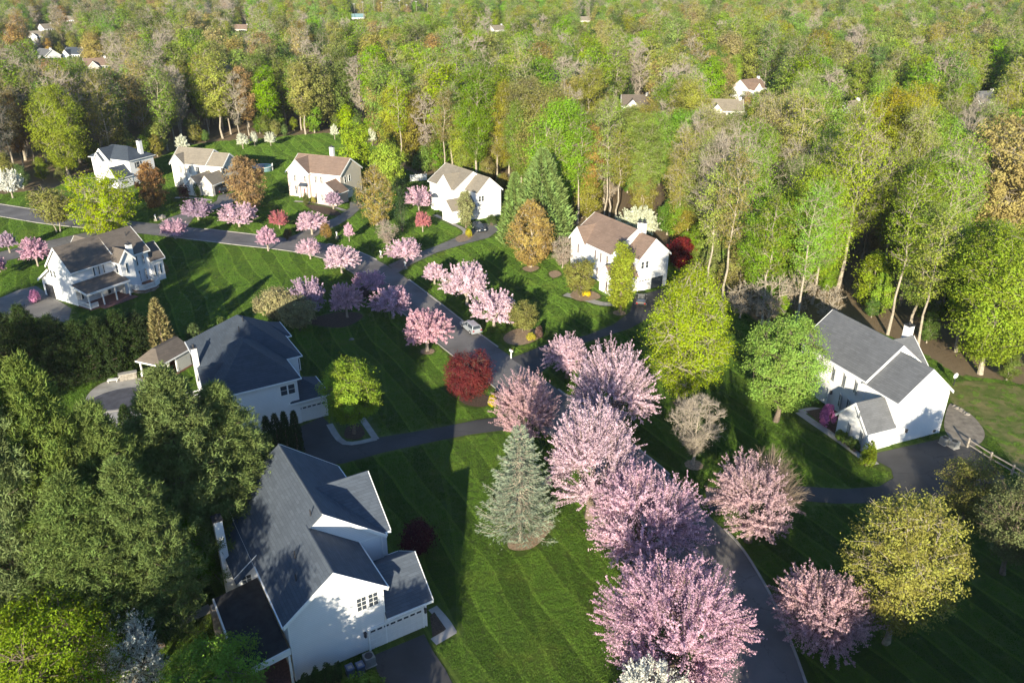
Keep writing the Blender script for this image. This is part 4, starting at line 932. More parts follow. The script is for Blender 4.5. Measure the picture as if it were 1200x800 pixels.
def leaves(rng, c, s, out=None, bias=0.5, up=0.3, asp=0.6):
    n = len(c); nv = rng.normal(0, 1, (n, 3))
    if out is not None: nv += bias * 1.6 * out
    nv[:, 2] += up; nv = unit(nv)
    t = unit(np.cross(nv, rng.normal(0, 1, (n, 3)))); b = np.cross(nv, t)
    s = np.broadcast_to(np.asarray(s, float), (n,)) * rng.uniform(0.7, 1.3, n)
    t *= s[:, None]; b *= (s * asp)[:, None]
    return np.stack([c + t * 1.3, c - t * 0.7 + b, c - t * 0.7 - b], axis=1)
def ribbons(rng, p, q, w):
    d = unit(q - p); a = unit(np.cross(d, rng.normal(0, 1, d.shape))) * (np.broadcast_to(w, (len(p),)) / 2)[:, None]
    return np.stack([p - a, p + a, q + a * 0.4, q - a * 0.4], axis=1)
def env(t, shape):
    t = np.clip(t, 0, 1)
    if shape == 'round': return np.sqrt(np.clip(1 - (2 * t - 1) ** 2, 0, 1)) * 0.97 + 0.03
    if shape == 'oval': return np.clip(np.sin(np.pi * np.power(t, 0.75)), 0, 1) ** 0.7
    if shape == 'cone': return np.clip((1 - t) ** 0.8, 0, 1) * np.clip(t * 7 + 0.25, 0, 1)
    if shape == 'wide': return np.sqrt(np.clip(1 - (1.6 * t - 0.9) ** 2, 0, 1))
    if shape == 'vase': return np.clip(np.sin(np.pi * np.power(t, 1.25)), 0, 1) ** 0.55
    if shape == 'tall': return np.clip(np.sin(np.pi * np.power(t, 0.95)), 0, 1) ** 0.45
def decid(seed, H, r, zb, shape='round', nlimb=14, ntip=14, nleaf=60, ls=0.2, clump=0.5, trunk=None, leader=0.85, twigs=0, tipw=0.04, spread=0.36, asp=0.6, multi=1, up=0.35, flat=0.75, bias=0.9):
    rng = np.random.default_rng(seed)
    tr = trunk or 0.022 * H; lines = []; Z = lambda t: zb + (H - zb) * t
    stems = []
    for m in range(multi):
        a = rng.uniform(0, 6.28); lean = (0.25 * r if multi > 1 else 0.04 * r)
        base = np.array([0.12 * multi * math.cos(a + m * 6.28 / multi), 0.12 * multi * math.sin(a + m * 6.28 / multi), -0.1]) if multi > 1 else np.array([0, 0, -0.1])
        top = np.array([lean * 1.6 * math.cos(a + m * 6.28 / multi), lean * 1.6 * math.sin(a + m * 6.28 / multi), H * leader])
        pts = curve(base, top, 8, 0, rng, 0.02 * H * 0.5); pts[0] = base
        rad = np.linspace(1, 0.16, 8) ** 0.9 * tr / math.sqrt(multi); rad[0] *= 1.35
        stems.append(pts); lines.append((pts, rad))
    big = tubes(lines, 8); lines = []
    tips = []; tn = []
    for i in range(nlimb):
        t = (i + 0.5) / nlimb * 0.94 + rng.uniform(-0.03, 0.03); a = i * 2.39996 + rng.uniform(-0.5, 0.5)
        e = env(t, shape) * r * rng.uniform(0.45, 0.78); z = Z(t)
        tgt = np.array([e * math.cos(a), e * math.sin(a), z])
        st = stems[i % multi]; za = max(zb * 0.55, z - e * rng.uniform(0.6, 1.15)); za = min(za, st[-1][2] * 0.97)
        j = np.interp(za, st[:, 2], np.arange(len(st))); p = np.array([np.interp(za, st[:, 2], st[:, k]) for k in (0, 1)] + [za])
        c = curve(p, tgt, 5, 0.06, rng, 0.05 * e + 0.05)
        r0 = tr * 0.42 * (1 - 0.55 * t) / math.sqrt(multi); lines.append((c, np.linspace(r0, r0 * 0.3, 5)))
        for k in range(ntip):
            q = tgt + rng.normal(0, 1, 3) * spread * r * np.array([1, 1, flat]) * (0.55 + 0.45 * env(t, shape))
            tz = (q[2] - zb) / (H - zb); em = env(np.clip(tz, 0.02, 0.98), shape) * r; hr = math.hypot(q[0], q[1])
            if hr > em: q[:2] *= em / hr * rng.uniform(0.86, 1.02)
            q[2] = min(max(q[2], zb - 0.02 * H), H)
            s_ = c[rng.integers(2, 5)]
            tips.append(q); tn.append(s_)
            lines.append((curve(s_, q, 3, 0.05), np.array([tipw, tipw * 0.7, tipw * 0.35])))
    tips = np.array(tips); tn = np.array(tn)
    W = [big, tubes(lines, 4)]
    if twigs:
        k = rng.integers(0, len(tips), len(tips) * twigs); f = rng.uniform(0.45, 1.0, len(k))[:, None]
        p = tn[k] + (tips[k] - tn[k]) * f
        d = unit(unit(tips[k] - np.array([0, 0, zb])) + rng.normal(0, 0.55, (len(k), 3)) + np.array([0, 0, 0.35])) * (rng.uniform(0.5, 1.3, len(k)) * 0.16 * r)[:, None]
        W.append(ribbons(rng, p, p + d, tipw * 0.75))
    wood = np.concatenate(W)
    if nleaf <= 0: return wood, None, None
    k = np.repeat(np.arange(len(tips)), nleaf); back = rng.uniform(0, 0.35, len(k))[:, None]
    c = tips[k] * (1 - back) + tn[k] * back + rng.normal(0, 1, (len(k), 3)) * clump * np.array([1, 1, 0.7]) * rng.uniform(0.6, 1.15, len(tips))[k][:, None]
    o = unit(c - np.array([0, 0, zb + (H - zb) * 0.4]))
    Q = leaves(rng, c, ls, o, bias, up, asp)
    tint = np.clip(rng.uniform(0, 1, len(tips))[k] * 0.65 + rng.uniform(0, 0.35, len(k)), 0, 1)
    return wood, Q, tint
def cherry(seed, H, r, zb, nshoot=210, nb=100, bs=0.085, rb=0.13, bare=0.0, vase=1.0):
    """short trunk, fanned limbs and long straight shoots thick with blossom"""
    rng = np.random.default_rng(seed); zt = max(zb * 0.9, 0.9); tr = 0.03 * H + 0.05
    lines = [(np.array([[0, 0, -0.1], [0.03, 0.02, zt * 0.5], [0, 0, zt]]), np.array([tr * 1.3, tr, tr * 0.9]))]
    big = tubes(lines, 8); lines = []; nl = 11; limbs = []
    C = np.array([0, 0, zt]); hc = H - zt
    for i in range(nl):
        a = i * 2.39996 + rng.uniform(-0.3, 0.3); el = rng.uniform(0.35, 1.25)
        q = C + np.array([r * math.cos(el) * math.cos(a), r * math.cos(el) * math.sin(a), hc * math.sin(el)]) * rng.uniform(0.42, 0.58)
        limbs.append(q); lines.append((curve(C - [0, 0, 0.2 * rng.random()], q, 5, 0.05, rng, 0.06), np.linspace(tr * 0.55, tr * 0.2, 5)))
    limbs = np.array(limbs)
    u = rng.uniform(0, 1, nshoot); a = np.arange(nshoot) * 2.39996 + rng.uniform(-0.4, 0.4, nshoot)
    sel = -0.22 + 1.19 * u; cel = np.sqrt(np.clip(1 - np.clip(sel, -1, 1) ** 2, 0, 1))
    rim = rng.uniform(0.84, 1.1, nshoot)
    lump = 1 + 0.13 * np.sin(3 * a + seed) + 0.08 * np.sin(5 * a + 2.0 * seed + 4 * u)
    zc = zt + hc * 0.27
    tip = np.stack([r * cel * np.cos(a) * rim * lump, r * cel * np.sin(a) * rim * lump, zc + np.where(sel > 0, (H - zc), (zc - zb) * 1.6) * sel * rim], axis=1)
    k = np.argmin(np.linalg.norm(tip[:, None, :] * 0.55 + C * 0.45 - limbs[None], axis=2), axis=1)
    start = limbs[k] * 0.8 + tip * 0.2
    for i in range(nshoot): lines.append((curve(start[i], tip[i], 3, 0.03), np.array([0.045, 0.03, 0.012])))
    wood = np.concatenate([big, tubes(lines, 4)])
    live = np.where(rng.uniform(0, 1, nshoot) >= 0, np.arange(nshoot), 0)
    if bare: # one side carries bare twigs only
        live = np.where((tip[:, 0] * 0.8 + tip[:, 1] * 0.5 < r * (0.55 - bare)) | (tip[:, 2] < zb + 0.4 * (H - zb)))[0]
        nk = np.setdiff1d(np.arange(nshoot), live); kk = np.repeat(nk, 26)
        f = rng.uniform(0.2, 1, len(kk))[:, None]; p = start[kk] * (1 - f) + tip[kk] * f
        d = unit(unit(tip[kk] - start[kk]) + rng.normal(0, 0.3, (len(kk), 3))) * rng.uniform(0.5, 1.3, len(kk))[:, None]
        wood = np.concatenate([wood, ribbons(rng, p, p + d, 0.035)])
    kk = np.repeat(live, nb); f = rng.uniform(0.0, 1.0, len(kk)) ** 0.75
    # side spurs: blossoms ride on short spurs off every shoot
    spur = rng.normal(0, 1, (len(kk), 3)); grp = rng.integers(0, 9, len(kk)); sg = rng.normal(0, 1, (nshoot, 9, 3)); ff = rng.uniform(0, 1, (nshoot, 9))
    f2 = np.where(grp > 3, ff[kk, grp], f)[:, None]
    c = start[kk] * (1 - f2) + tip[kk] * f2
    side = unit(sg[kk, grp]) * (0.055 * r + 0.08); side[:, 2] = np.abs(side[:, 2]) * 0.6
    along = rng.uniform(0.2, 1, len(kk))[:, None]
    c = c + np.where((grp > 3)[:, None], (side + unit(tip[kk] - start[kk]) * 0.1 * r) * along, 0) + spur * rb * (1.15 - 0.75 * f2)
    # clusters between the shoots round the crown out
    ne = int(len(kk) * 0.12); ncl = max(8, ne // 45)
    u2 = rng.uniform(0.0, 1, ncl); a2 = rng.uniform(0, 6.283, ncl); se = -0.1 + 1.08 * u2; ce = np.sqrt(np.clip(1 - se * se, 0, 1)); rm2 = rng.uniform(0.5, 0.86, ncl)
    cc = np.stack([r * ce * np.cos(a2) * rm2, r * ce * np.sin(a2) * rm2, zc + np.where(se > 0, H - zc, zc - zb) * se * rm2], axis=1)
    if bare: cc = cc[(cc[:, 0] * 0.8 + cc[:, 1] * 0.5 < r * (0.45 - bare))]
    ci = rng.integers(0, len(cc), ne); c = np.concatenate([c, cc[ci] + rng.normal(0, 1, (ne, 3)) * (0.07 * r + 0.07)]); kk = np.concatenate([kk, ci % nshoot])
    Q = leaves(rng, c, bs, unit(c - C), 0.4, 0.3, 0.85)
    tint = np.clip(rng.uniform(0, 1, nshoot)[kk] * 0.65 + rng.uniform(0, 0.45, len(kk)) - 0.1, 0, 1)
    return wood, Q, tint
def spruce(seed, H, r, zb=0.5, levels=24, per=13, nl=70, ls=0.16):
    rng = np.random.default_rng(seed); L_ = [(np.array([[0, 0, -0.1], [0, 0, H * 0.5], [0, 0, H]]), np.array([0.018 * H, 0.011 * H, 0.01]))]
    cs, ts, dirs = [], [], []
    for i in range(levels):
        t = i / levels; z = zb + (H - zb) * t; rr = r * 1.08 * (1 - t) ** 0.72 * rng.uniform(0.9, 1.08) + 0.15
        n = max(5, int(per * (1 - 0.55 * t)))
        for k in range(n):
            a = k * 6.283 / n + i * 0.7 + rng.uniform(-0.2, 0.2); l = rr * rng.uniform(0.72, 1.12)
            e = np.array([l * math.cos(a), l * math.sin(a), -0.03 * l + 0.03 * H * t + rng.uniform(-0.15, 0.2)])
            b0 = np.array([0, 0, z]); pts = curve(b0, b0 + e, 4, -0.10); pts[-1][2] += 0.10 * l
            L_.append((pts, np.array([0.05, 0.035, 0.025, 0.012])))
            m = int(nl * (0.35 + 0.65 * l / r)); f = rng.uniform(0.18, 1, m) ** 0.8
            p = np.stack([np.interp(f, np.linspace(0, 1, 4), pts[:, j]) for j in range(3)], axis=1)
            sd = np.array([-math.sin(a), math.cos(a), 0]); w = rng.normal(0, 1, m) * (0.28 * l * (1.08 - f))
            p = p + sd * w[:, None] + np.array([math.cos(a), math.sin(a), 0]) * (np.abs(w) * 0.45)[:, None]; p[:, 2] += rng.normal(0, 0.07, m) - np.abs(w) * 0.22
            cs.append(p); ts.append(np.full(m, rng.random()) * 0.5 + rng.uniform(0, 0.3, m) + 0.25 * f); dirs.append(np.tile(unit(np.array([math.cos(a), math.sin(a), -0.15])), (m, 1)) + sd * np.sign(w)[:, None] * 0.7)
    c = np.concatenate(cs); t = np.concatenate(ts); d = unit(np.concatenate(dirs) + rng.normal(0, 0.3, (len(c), 3)))
    b = unit(np.cross(d, rng.normal(0, 1, d.shape)))
    s = ls * rng.uniform(0.7, 1.4, len(c)); Q = np.stack([c - d * s[:, None] * 0.8 - b * (s * 0.28)[:, None], c - d * s[:, None] * 0.6 + b * (s * 0.28)[:, None], c + d * s[:, None] * 1.3], axis=1)
    return tubes(L_, 5), Q, np.clip(t, 0, 1)
def pine(seed, H, r, zb, nbr=120, ntuft=16, nn=26, ls=0.24, jit=0.13):
    """white pine: whorled rising branches ending in soft needle tufts"""
    rng = np.random.default_rng(seed); L_ = [(np.array([[0, 0, -0.1], [0.1, 0.05, H * 0.5], [0, 0, H * 0.97]]), np.array([0.017 * H, 0.011 * H, 0.03]))]
    cs, ts, ax = [], [], []
    for i in range(nbr):
        t = (i + rng.random()) / nbr; z = zb + (H - zb) * t; a = i * 2.39996 + rng.uniform(-0.4, 0.4)
        l = r * (1 - t ** 1.8) ** 0.75 * rng.uniform(0.72, 1.08) + 0.3
        b0 = np.array([0, 0, z]); e = np.array([l * math.cos(a), l * math.sin(a), l * rng.uniform(0.05, 0.35) + 0.35 * t])
        pts = curve(b0, b0 + e, 4, -0.05); L_.append((pts, np.array([0.08, 0.055, 0.035, 0.018]) * (0.5 + 0.6 * (1 - t))))
        m = int(ntuft * (0.35 + 0.75 * l / r)); f = rng.uniform(0.25, 1.02, m)
        p = np.stack([np.interp(f, np.linspace(0, 1, 4), pts[:, j]) for j in range(3)], axis=1)
        sd = np.array([-math.sin(a), math.cos(a), 0]); w = rng.normal(0, 0.26 * l, m) * (1.2 - f * 0.5)
        p += sd * w[:, None]; p[:, 2] += np.abs(w) * 0.1 + rng.uniform(-0.3, 0.45, m)
        kk = np.repeat(np.arange(m), nn)
        d = unit(np.array([math.cos(a) * 0.4, math.sin(a) * 0.4, 0.55]) + rng.normal(0, 0.8, (len(kk), 3)))
        cs.append(p[kk] + d * jit * 1.4 + rng.normal(0, jit, (len(kk), 3))); ax.append(d)
        ts.append(np.clip(rng.uniform(0, 0.55, m)[kk] + rng.uniform(0, 0.45, len(kk)), 0, 1))
    c = np.concatenate(cs); d = np.concatenate(ax); t = np.concatenate(ts)
    b = unit(np.cross(d, rng.normal(0, 1, d.shape))); s = ls * rng.uniform(0.7, 1.25, len(c))
    Q = np.stack([c - d * s[:, None] * 0.5 - b * (s * 0.2)[:, None], c - d * s[:, None] * 0.5 + b * (s * 0.2)[:, None], c + d * s[:, None] * 1.1], axis=1)
    return tubes(L_, 5), Q, t
def arbor(seed, H, r, n=4200, ls=0.16, zb=0.15, power=0.75, feather=0.0):
    """dense columnar or conical evergreen of upright sprays"""
    rng = np.random.default_rng(seed); t = rng.uniform(0, 1, n) ** 1.15; a = rng.uniform(0, 6.283, n)
    lump = 1 + 0.13 * np.sin(5 * a + 9 * t + seed) + 0.1 * np.sin(11 * a - 17 * t) + 0.08 * np.sin(23 * t + 3 * a)
    rr = r * np.minimum(1, (1 - t) ** power * 1.08 + 0.02) * np.clip(t * 9 + 0.45, 0, 1) * lump * rng.uniform(0.74, 1.06, n)
    c = np.stack([rr * np.cos(a), rr * np.sin(a), zb + (H - zb) * t], axis=1)
    d = unit(np.stack([np.cos(a) * (0.5 + feather), np.sin(a) * (0.5 + feather), np.full(n, 0.8)], axis=1) + rng.normal(0, 0.35, (n, 3)))
    b = unit(np.cross(d, np.stack([np.cos(a), np.sin(a), np.zeros(n)], axis=1) + rng.normal(0, 0.5, (n, 3))))
    s = ls * rng.uniform(0.7, 1.5, n); Q = np.stack([c - d * (s * 0.4)[:, None] - b * (s * 0.45)[:, None], c - d * (s * 0.4)[:, None] + b * (s * 0.45)[:, None], c + d * (s * 1.7)[:, None]], axis=1)
    tint = np.clip(0.5 + 0.35 * np.sin(7 * a + 15 * t + seed) + rng.normal(0, 0.2, n), 0, 1)
    return tubes([(np.array([[0, 0, -0.1], [0, 0, H * 0.9]]), np.array([0.03 * H, 0.01]))], 6), Q, tint
def shrub(seed, H, r, n=1800, ls=0.12, stems=16):
    rng = np.random.default_rng(seed); L_ = []; k = 22
    a = rng.uniform(0, 6.283, k); e = rng.uniform(0.0, 1.0, k); q = np.stack([r * np.cos(a) * np.sqrt(1 - e * e) * 0.72, r * np.sin(a) * np.sqrt(1 - e * e) * 0.72, H * (0.30 + 0.5 * e)], axis=1)
    for i in range(min(stems, k)): L_.append((curve([0.1 * math.cos(a[i]), 0.1 * math.sin(a[i]), -0.05], q[i], 3, 0.05), np.array([0.035, 0.025, 0.012])))
    kk = rng.integers(0, k, n); v = unit(rng.normal(0, 1, (n, 3))) * rng.uniform(0.75, 1.05, n)[:, None]
    c = q[kk] + v * np.array([r * 0.36, r * 0.36, H * 0.27]) * rng.uniform(0.8, 1.2, k)[kk][:, None]; c[:, 2] = np.abs(c[:, 2]) + 0.03
    return tubes(L_, 4), leaves(rng, c, ls, unit(c - np.array([0, 0, H * 0.3])), 0.8, 0.3), np.clip(rng.uniform(0, 0.6, k)[kk] + rng.uniform(0, 0.4, n), 0, 1)
PROTO = {}
def proto(key, fn, leafmat, barkmat, *a, **kw):
    if key not in PROTO:
        wood, Q, tint = fn(*a, **kw)
        PROTO[key] = (quads_mesh('trunk', wood, None, (M[barkmat],)), quads_mesh('crown', Q, tint, (M[leafmat],)) if Q is not None else None)
    return PROTO[key]
def put(name, meshes, x, y, az, sc, color, label=None, cat='tree', group=None, crown='crown'):
    o = empty(name, (x, y, 0), az, label, cat, group)
    o.scale = sc if hasattr(sc, '__len__') else (sc, sc, sc)
    link('trunk', meshes[0], None, o)
    if meshes[1]: link(crown, meshes[1], None, o, None, 0.0, color)
    return o
# colours of leaf and blossom as they are
PALE, PINK, DEEP, LAV = (0.74, 0.52, 0.61), (0.68, 0.435, 0.545), (0.65, 0.41, 0.475), (0.52, 0.38, 0.49)
DUSK, CORAL, WHITE = (0.62, 0.42, 0.45), (0.55, 0.20, 0.22), (0.80, 0.80, 0.70)
LIME, YLIME, GOLD, YEL = (0.22, 0.35, 0.018), (0.29, 0.365, 0.026), (0.36, 0.245, 0.045), (0.295, 0.285, 0.035)
OLIVE, TAN, RUST, GREEN, DARK = (0.22, 0.22, 0.05), (0.34, 0.28, 0.14), (0.31, 0.17, 0.06), (0.10, 0.17, 0.02), (0.040, 0.065, 0.02)
BLUE, PINEG, MAROON, PLUM, ARB = (0.23, 0.27, 0.195), (0.14, 0.19, 0.048), (0.155, 0.028, 0.030), (0.075, 0.02, 0.028), (0.155, 0.24, 0.04)
SEED = [100]
def near_cherry(T_, color, label, n=230, nb=110, bs=0.085, bare=0.0, mat='blossom', az=0):
    x, y, H, r, zb = T_; SEED[0] += 1; r *= 0.92
    mesh = proto(('cherry', SEED[0]), cherry, mat, 'bark', SEED[0], H, r, max(zb, 0.12 * H), int(n * 1.75), int(nb * 1.3), bs * 0.64, 0.085, bare)
    return put('cherry_tree', mesh, x, y, az, 1.0, color, label, 'cherry tree', 'flowering cherry trees', 'blossom')
# the big cherries along the near road
near_cherry((12.46, 46.09, 11.71, 6.13, 2.34), PINK, 'largest pink cherry tree, nearest to the camera beside the road', 330, 150, 0.085)
near_cherry((12.27, 60.29, 10.12, 5.84, 2.02), PALE, 'big pale pink cherry tree second nearest on the left road edge', 300, 130, 0.085)
near_cherry((8.1, 67.42, 13.92, 5.03, 2.78), PALE, 'tall spiky pale pink cherry tree right of the blue grey spruce', 280, 125, 0.085)
near_cherry((12.09, 84.08, 11.99, 5.46, 2.4), PALE, 'wide pale pink cherry tree left of the big yellow green tree', 250, 115, 0.09)
near_cherry((7.63, 98.47, 6.67, 3.23, 1.4), PALE, 'small pale pink cherry tree by the shaded drive in the middle', 170, 90, 0.09)
near_cherry((1.64, 81.08, 9.76, 4.04, 1.95), DUSK, 'dusky brownish pink cherry tree behind the spruce beside the maroon maple', 230, 100, 0.085)
near_cherry((23.6, 63.6, 9.98, 4.42, 2.0), DUSK, 'half bare cherry tree with brown twigs on its right, by the right road edge', 260, 110, 0.085, bare=0.25)
near_cherry((25.45, 49.62, 7.74, 4.18, 1.55), DUSK, 'dusky mauve cherry tree on the shaded lawn at lower right', 270, 105, 0.085)
# the smaller cherries farther up the road share four shapes
CH = [('c0', 7.5, 4.0, 1.6), ('c1', 7.0, 3.7, 1.5), ('c2', 6.5, 3.9, 1.4), ('c3', 6.2, 2.6, 1.5)]
def far_cherry(T_, color, label, i=0, name='cherry_tree', cat='cherry tree', mat='blossom', group='flowering cherry trees'):
    k, H0, r0, z0 = CH[i % 4]
    mesh = proto((k, mat), cherry, mat, 'bark_grey', 300 + i, H0, r0, z0, 150, 80, 0.12, 0.15)
    x, y, H, r, zb = T_
    return put(name, mesh, x, y, (i * 77) % 360, (r / r0, r / r0, H / H0), color, label, cat, group, 'blossom')
far_cherry((-12.64, 107.21, 6.8, 3.46, 1.58), DEEP, 'deep pink round cherry tree on the left road edge facing the silver car', 1)
far_cherry((-19.44, 119.35, 5.64, 3.24, 0.96), PINK, 'pink cherry tree on the left verge between two dusky ones and the road', 0)
far_cherry((-26.98, 119.7, 6.05, 2.69, 1.31), DEEP, 'dusky rose cherry tree in the mulch bed left of the pink one', 1)
far_cherry((-25.04, 131.05, 3.81, 2.84, 1.0), PINK, 'partly shaded pink cherry tree low beside the road bend', 2)
far_cherry((-33.14, 119.7, 6.96, 2.83, 1.14), LAV, 'purple shaded cherry tree beside the tan forsythia hedge', 2)
far_cherry((-7.63, 125.16, 7.85, 3.79, 1.26), PALE, 'larger pale pink cherry tree on the lawn right of the road', 0)
far_cherry((-2.87, 116.28, 6.04, 3.57, 1.18), PALE, 'pale pink cherry tree directly behind the silver car', 2)
far_cherry((-14.0, 134.81, 4.09, 1.92, 1.14), PALE, 'smallest round pink cherry tree on the lawn right of the road', 3)
far_cherry((-20.54, 145.8, 5.24, 3.27, 1.31), PALE, 'pale pink cherry tree at the foot of the grey drive', 0)
far_cherry((-31.85, 140.58, 5.46, 3.17, 0.92), PALE, 'pink cherry tree at the left road edge, right of the round one', 1)
far_cherry((-39.58, 148.48, 4.33, 2.25, 0.95), PALE, 'round pink cherry tree at the left road edge', 0)
far_cherry((-49.25, 153.47, 5.11, 1.97, 0.8), PINK, 'lopsided small pink cherry tree at the left road edge', 3)
far_cherry((-33.98, 159.54, 4.03, 0.98, 1.13), PALE, 'thin young pale cherry tree near the brick house drive', 3)
far_cherry((-42.82, 164.23, 5.08, 3.18, 1.14), PALE, 'pale pink round cherry tree in front of the brick house', 1)
far_cherry((-60.1, 169.8, 5.37, 4.02, 1.76), PALE, 'pale pink spreading cherry tree below the golden brown tree', 2)
far_cherry((-70.97, 161.27, 4.32, 2.6, 0.7), PINK, 'purplish pink cherry tree on the road edge below the lavender one', 2)
far_cherry((-21.9, 182.7, 5.8, 3.09, 1.13), PALE, 'pale pink cherry tree at the left end of the tan roofed white house', 2)
far_cherry((-90.86, 144.34, 5.85, 2.51, 1.0), PINK, 'pink cherry tree behind the left house with the porch', 1)
far_cherry((-94.93, 137.87, 4.7, 1.87, 0.78), PINK, 'pink cherry tree cut by the left edge of the picture', 2)
far_cherry((-71.01, 175.03, 4.77, 3.36, 1.75), LAV, 'lavender flowering redbud on the lawn of the cream house', 2, 'redbud_tree', 'redbud', group='lavender redbuds')
far_cherry((-42.29, 184.16, 4.25, 1.91, 1.3), LAV, 'lavender redbud in front of the brick house garage wing', 3, 'redbud_tree', 'redbud', group='lavender redbuds')
far_cherry((-100.86, 152.4, 4.38, 1.62, 1.15), LAV, 'lavender redbud at the left edge above the pink cherry', 3, 'redbud_tree', 'redbud', group='lavender redbuds')
far_cherry((-50.91, 168.53, 4.11, 2.04, 1.45), CORAL, 'coral red flowering tree on the brick house lawn', 2, 'crabapple_tree', 'crabapple', group='coral crabapples')
far_cherry((-19.29, 166.05, 4.69, 1.65, 1.19), CORAL, 'coral red flowering tree in front of the tan roofed white house', 1, 'crabapple_tree', 'crabapple', group='coral crabapples')
near_cherry((9.74, 39.86, 8.8, 2.8, 4.2), WHITE, 'white blossoming tree at the bottom edge below the largest cherry', 130, 90, 0.08)
near_cherry((-29.42, 44.69, 8.29, 2.98, 1.66), WHITE, 'white blossoming tree in deep shade at lower left', 170, 60, 0.09)
# yard trees, each its own shape
def yard(T_, color, label, name='maple_tree', cat='tree', leafmat='leaf', bark='bark', az=0, group=None, **kw):
    x, y, H, r, zb = T_; SEED[0] += 1
    mesh = proto(('yard', SEED[0]), decid, leafmat, bark, SEED[0], H, r, zb, **kw)
    return put(name, mesh, x, y, az, 1.0, color, label, cat, group)
yard((22.38, 91.49, 19.42, 5.7, 2.03), YLIME, 'tall yellow green tree with pale trunks in the middle of the picture', 'linden_tree', shape='oval', nlimb=26, ntip=16, nleaf=83, ls=0.112, clump=0.55, bark='bark_pale', multi=3, twigs=3)
yard((33.33, 86.75, 14.13, 5.15, 2.83), (0.21, 0.36, 0.015), 'round bright lime green tree left of the grey roofed house', shape='round', nlimb=22, ntip=16, nleaf=98, ls=0.119, clump=0.45)
yard((-19.44, 83.86, 9.87, 3.78, 2.31), (0.235, 0.335, 0.022), 'round lime green tree in the paved bed by the dark hipped house', shape='round', nlimb=18, ntip=15, nleaf=114, ls=0.099, clump=0.36)
yard((31.72, 50.56, 14.5, 4.54, 2.9), YEL, 'big yellow olive tree on the lower right lawn', 'locust_tree', shape='round', nlimb=24, ntip=18, nleaf=87, ls=0.099, clump=0.42, bark='bark_pale', multi=2, twigs=2)
yard((46.9, 67.12, 7.67, 3.04, 0.9), OLIVE, 'thin olive tree beside the rail fence at the right', 'locust_tree', shape='round', nlimb=16, ntip=14, nleaf=64, ls=0.086, clump=0.38, twigs=5)
yard((3.53, 143.86, 12.79, 4.8, 1.09), GOLD, 'golden bronze tree on the lawn in front of the green conifers', 'pear_tree', shape='oval', nlimb=18, ntip=16, nleaf=46, ls=0.17, clump=0.36, twigs=3, bark='bark_pale')
yard((17.78, 121.48, 12.15, 2.28, 1.52), (0.27, 0.31, 0.05), 'narrow oval lime tree in front of the brown roofed house', 'pear_tree', shape='oval', nlimb=18, ntip=13, nleaf=46, ls=0.16, clump=0.42)
yard((11.73, 128.64, 6.68, 3.01, 1.51), OLIVE, 'low olive tree in the stone edged bed by the brown roofed house', 'willow_tree', shape='wide', nlimb=14, ntip=14, nleaf=40, ls=0.14, clump=0.3)
yard((9.54, 143.39, 5.98, 2.66, 0.84), (0.33, 0.24, 0.19), 'leafless pinkish brown tree between the golden tree and brown roofed house', 'bare_tree', shape='vase', nlimb=14, ntip=14, nleaf=7, ls=0.10, clump=0.35, twigs=16, tipw=0.035, bark='bark_grey')
yard((20.8, 77.17, 8.65, 3.27, 1.99), (0.36, 0.30, 0.20), 'leafless greyish tan vase shaped tree on the shaded lawn right of the road', 'bare_tree', shape='vase', nlimb=18, ntip=18, nleaf=5, ls=0.07, clump=0.3, twigs=24, tipw=0.03, bark='bark_grey')
yard((-25.66, 156.73, 5.32, 2.61, 0.86), (0.33, 0.23, 0.19), 'leafless brown tree left of the pale cherry at the grey drive', 'bare_tree', shape='vase', nlimb=13, ntip=13, nleaf=8, ls=0.10, clump=0.35, twigs=14, tipw=0.035, bark='bark_grey')
yard((-5.79, 92.63, 6.19, 3.36, 1.1), MAROON, 'maroon Japanese maple in the mulch bed beside the road', 'japanese_maple', shape='wide', nlimb=18, ntip=15, nleaf=114, ls=0.079, clump=0.32)
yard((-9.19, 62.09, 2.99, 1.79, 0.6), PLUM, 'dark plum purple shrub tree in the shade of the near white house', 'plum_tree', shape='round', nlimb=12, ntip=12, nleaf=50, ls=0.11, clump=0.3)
yard((31.64, 142.08, 6.29, 2.08, 1.26), MAROON, 'dark red tree behind the right end of the brown roofed house', 'plum_tree', shape='round', nlimb=14, ntip=12, nleaf=46, ls=0.17, clump=0.36)
yard((1.75, 113.97, 4.66, 2.46, 1.03), OLIVE, 'flat topped olive dwarf tree in the round stone edged bed', 'dwarf_pine', shape='wide', nlimb=14, ntip=13, nleaf=44, ls=0.12, clump=0.26)
yard((-87.76, 166.05, 12.27, 7.81, 1.11), YLIME, 'wide multi stemmed lime tree in front of the farthest left house', 'willow_tree', shape='wide', nlimb=22, ntip=15, nleaf=36, ls=0.2, clump=0.5, multi=4, twigs=4, bark='bark_pale')
yard((-98.11, 166.05, 9.21, 4.55, 3.23), OLIVE, 'thin olive tree by the left drive, left of the wide lime one', 'willow_tree', shape='wide', nlimb=16, ntip=14, nleaf=26, ls=0.2, clump=0.5, multi=3, twigs=5, bark='bark_grey')
yard((-85.17, 185.64, 10.64, 3.62, 0.67), RUST, 'rust brown tree left of the cream house', 'beech_tree', shape='oval', nlimb=16, ntip=14, nleaf=40, ls=0.2, clump=0.42, twigs=4)
yard((-62.1, 183.43, 12.31, 4.77, 0.9), (0.34, 0.21, 0.07), 'golden brown tree right of the cream house', 'beech_tree', shape='round', nlimb=18, ntip=15, nleaf=38, ls=0.2, clump=0.45, twigs=5)
yard((-40.17, 205.76, 16.02, 4.71, 3.2), (0.27, 0.37, 0.02), 'bright yellow green tree above the white chimney of the brick house', shape='round', nlimb=18, ntip=13, nleaf=46, ls=0.24, clump=0.6)
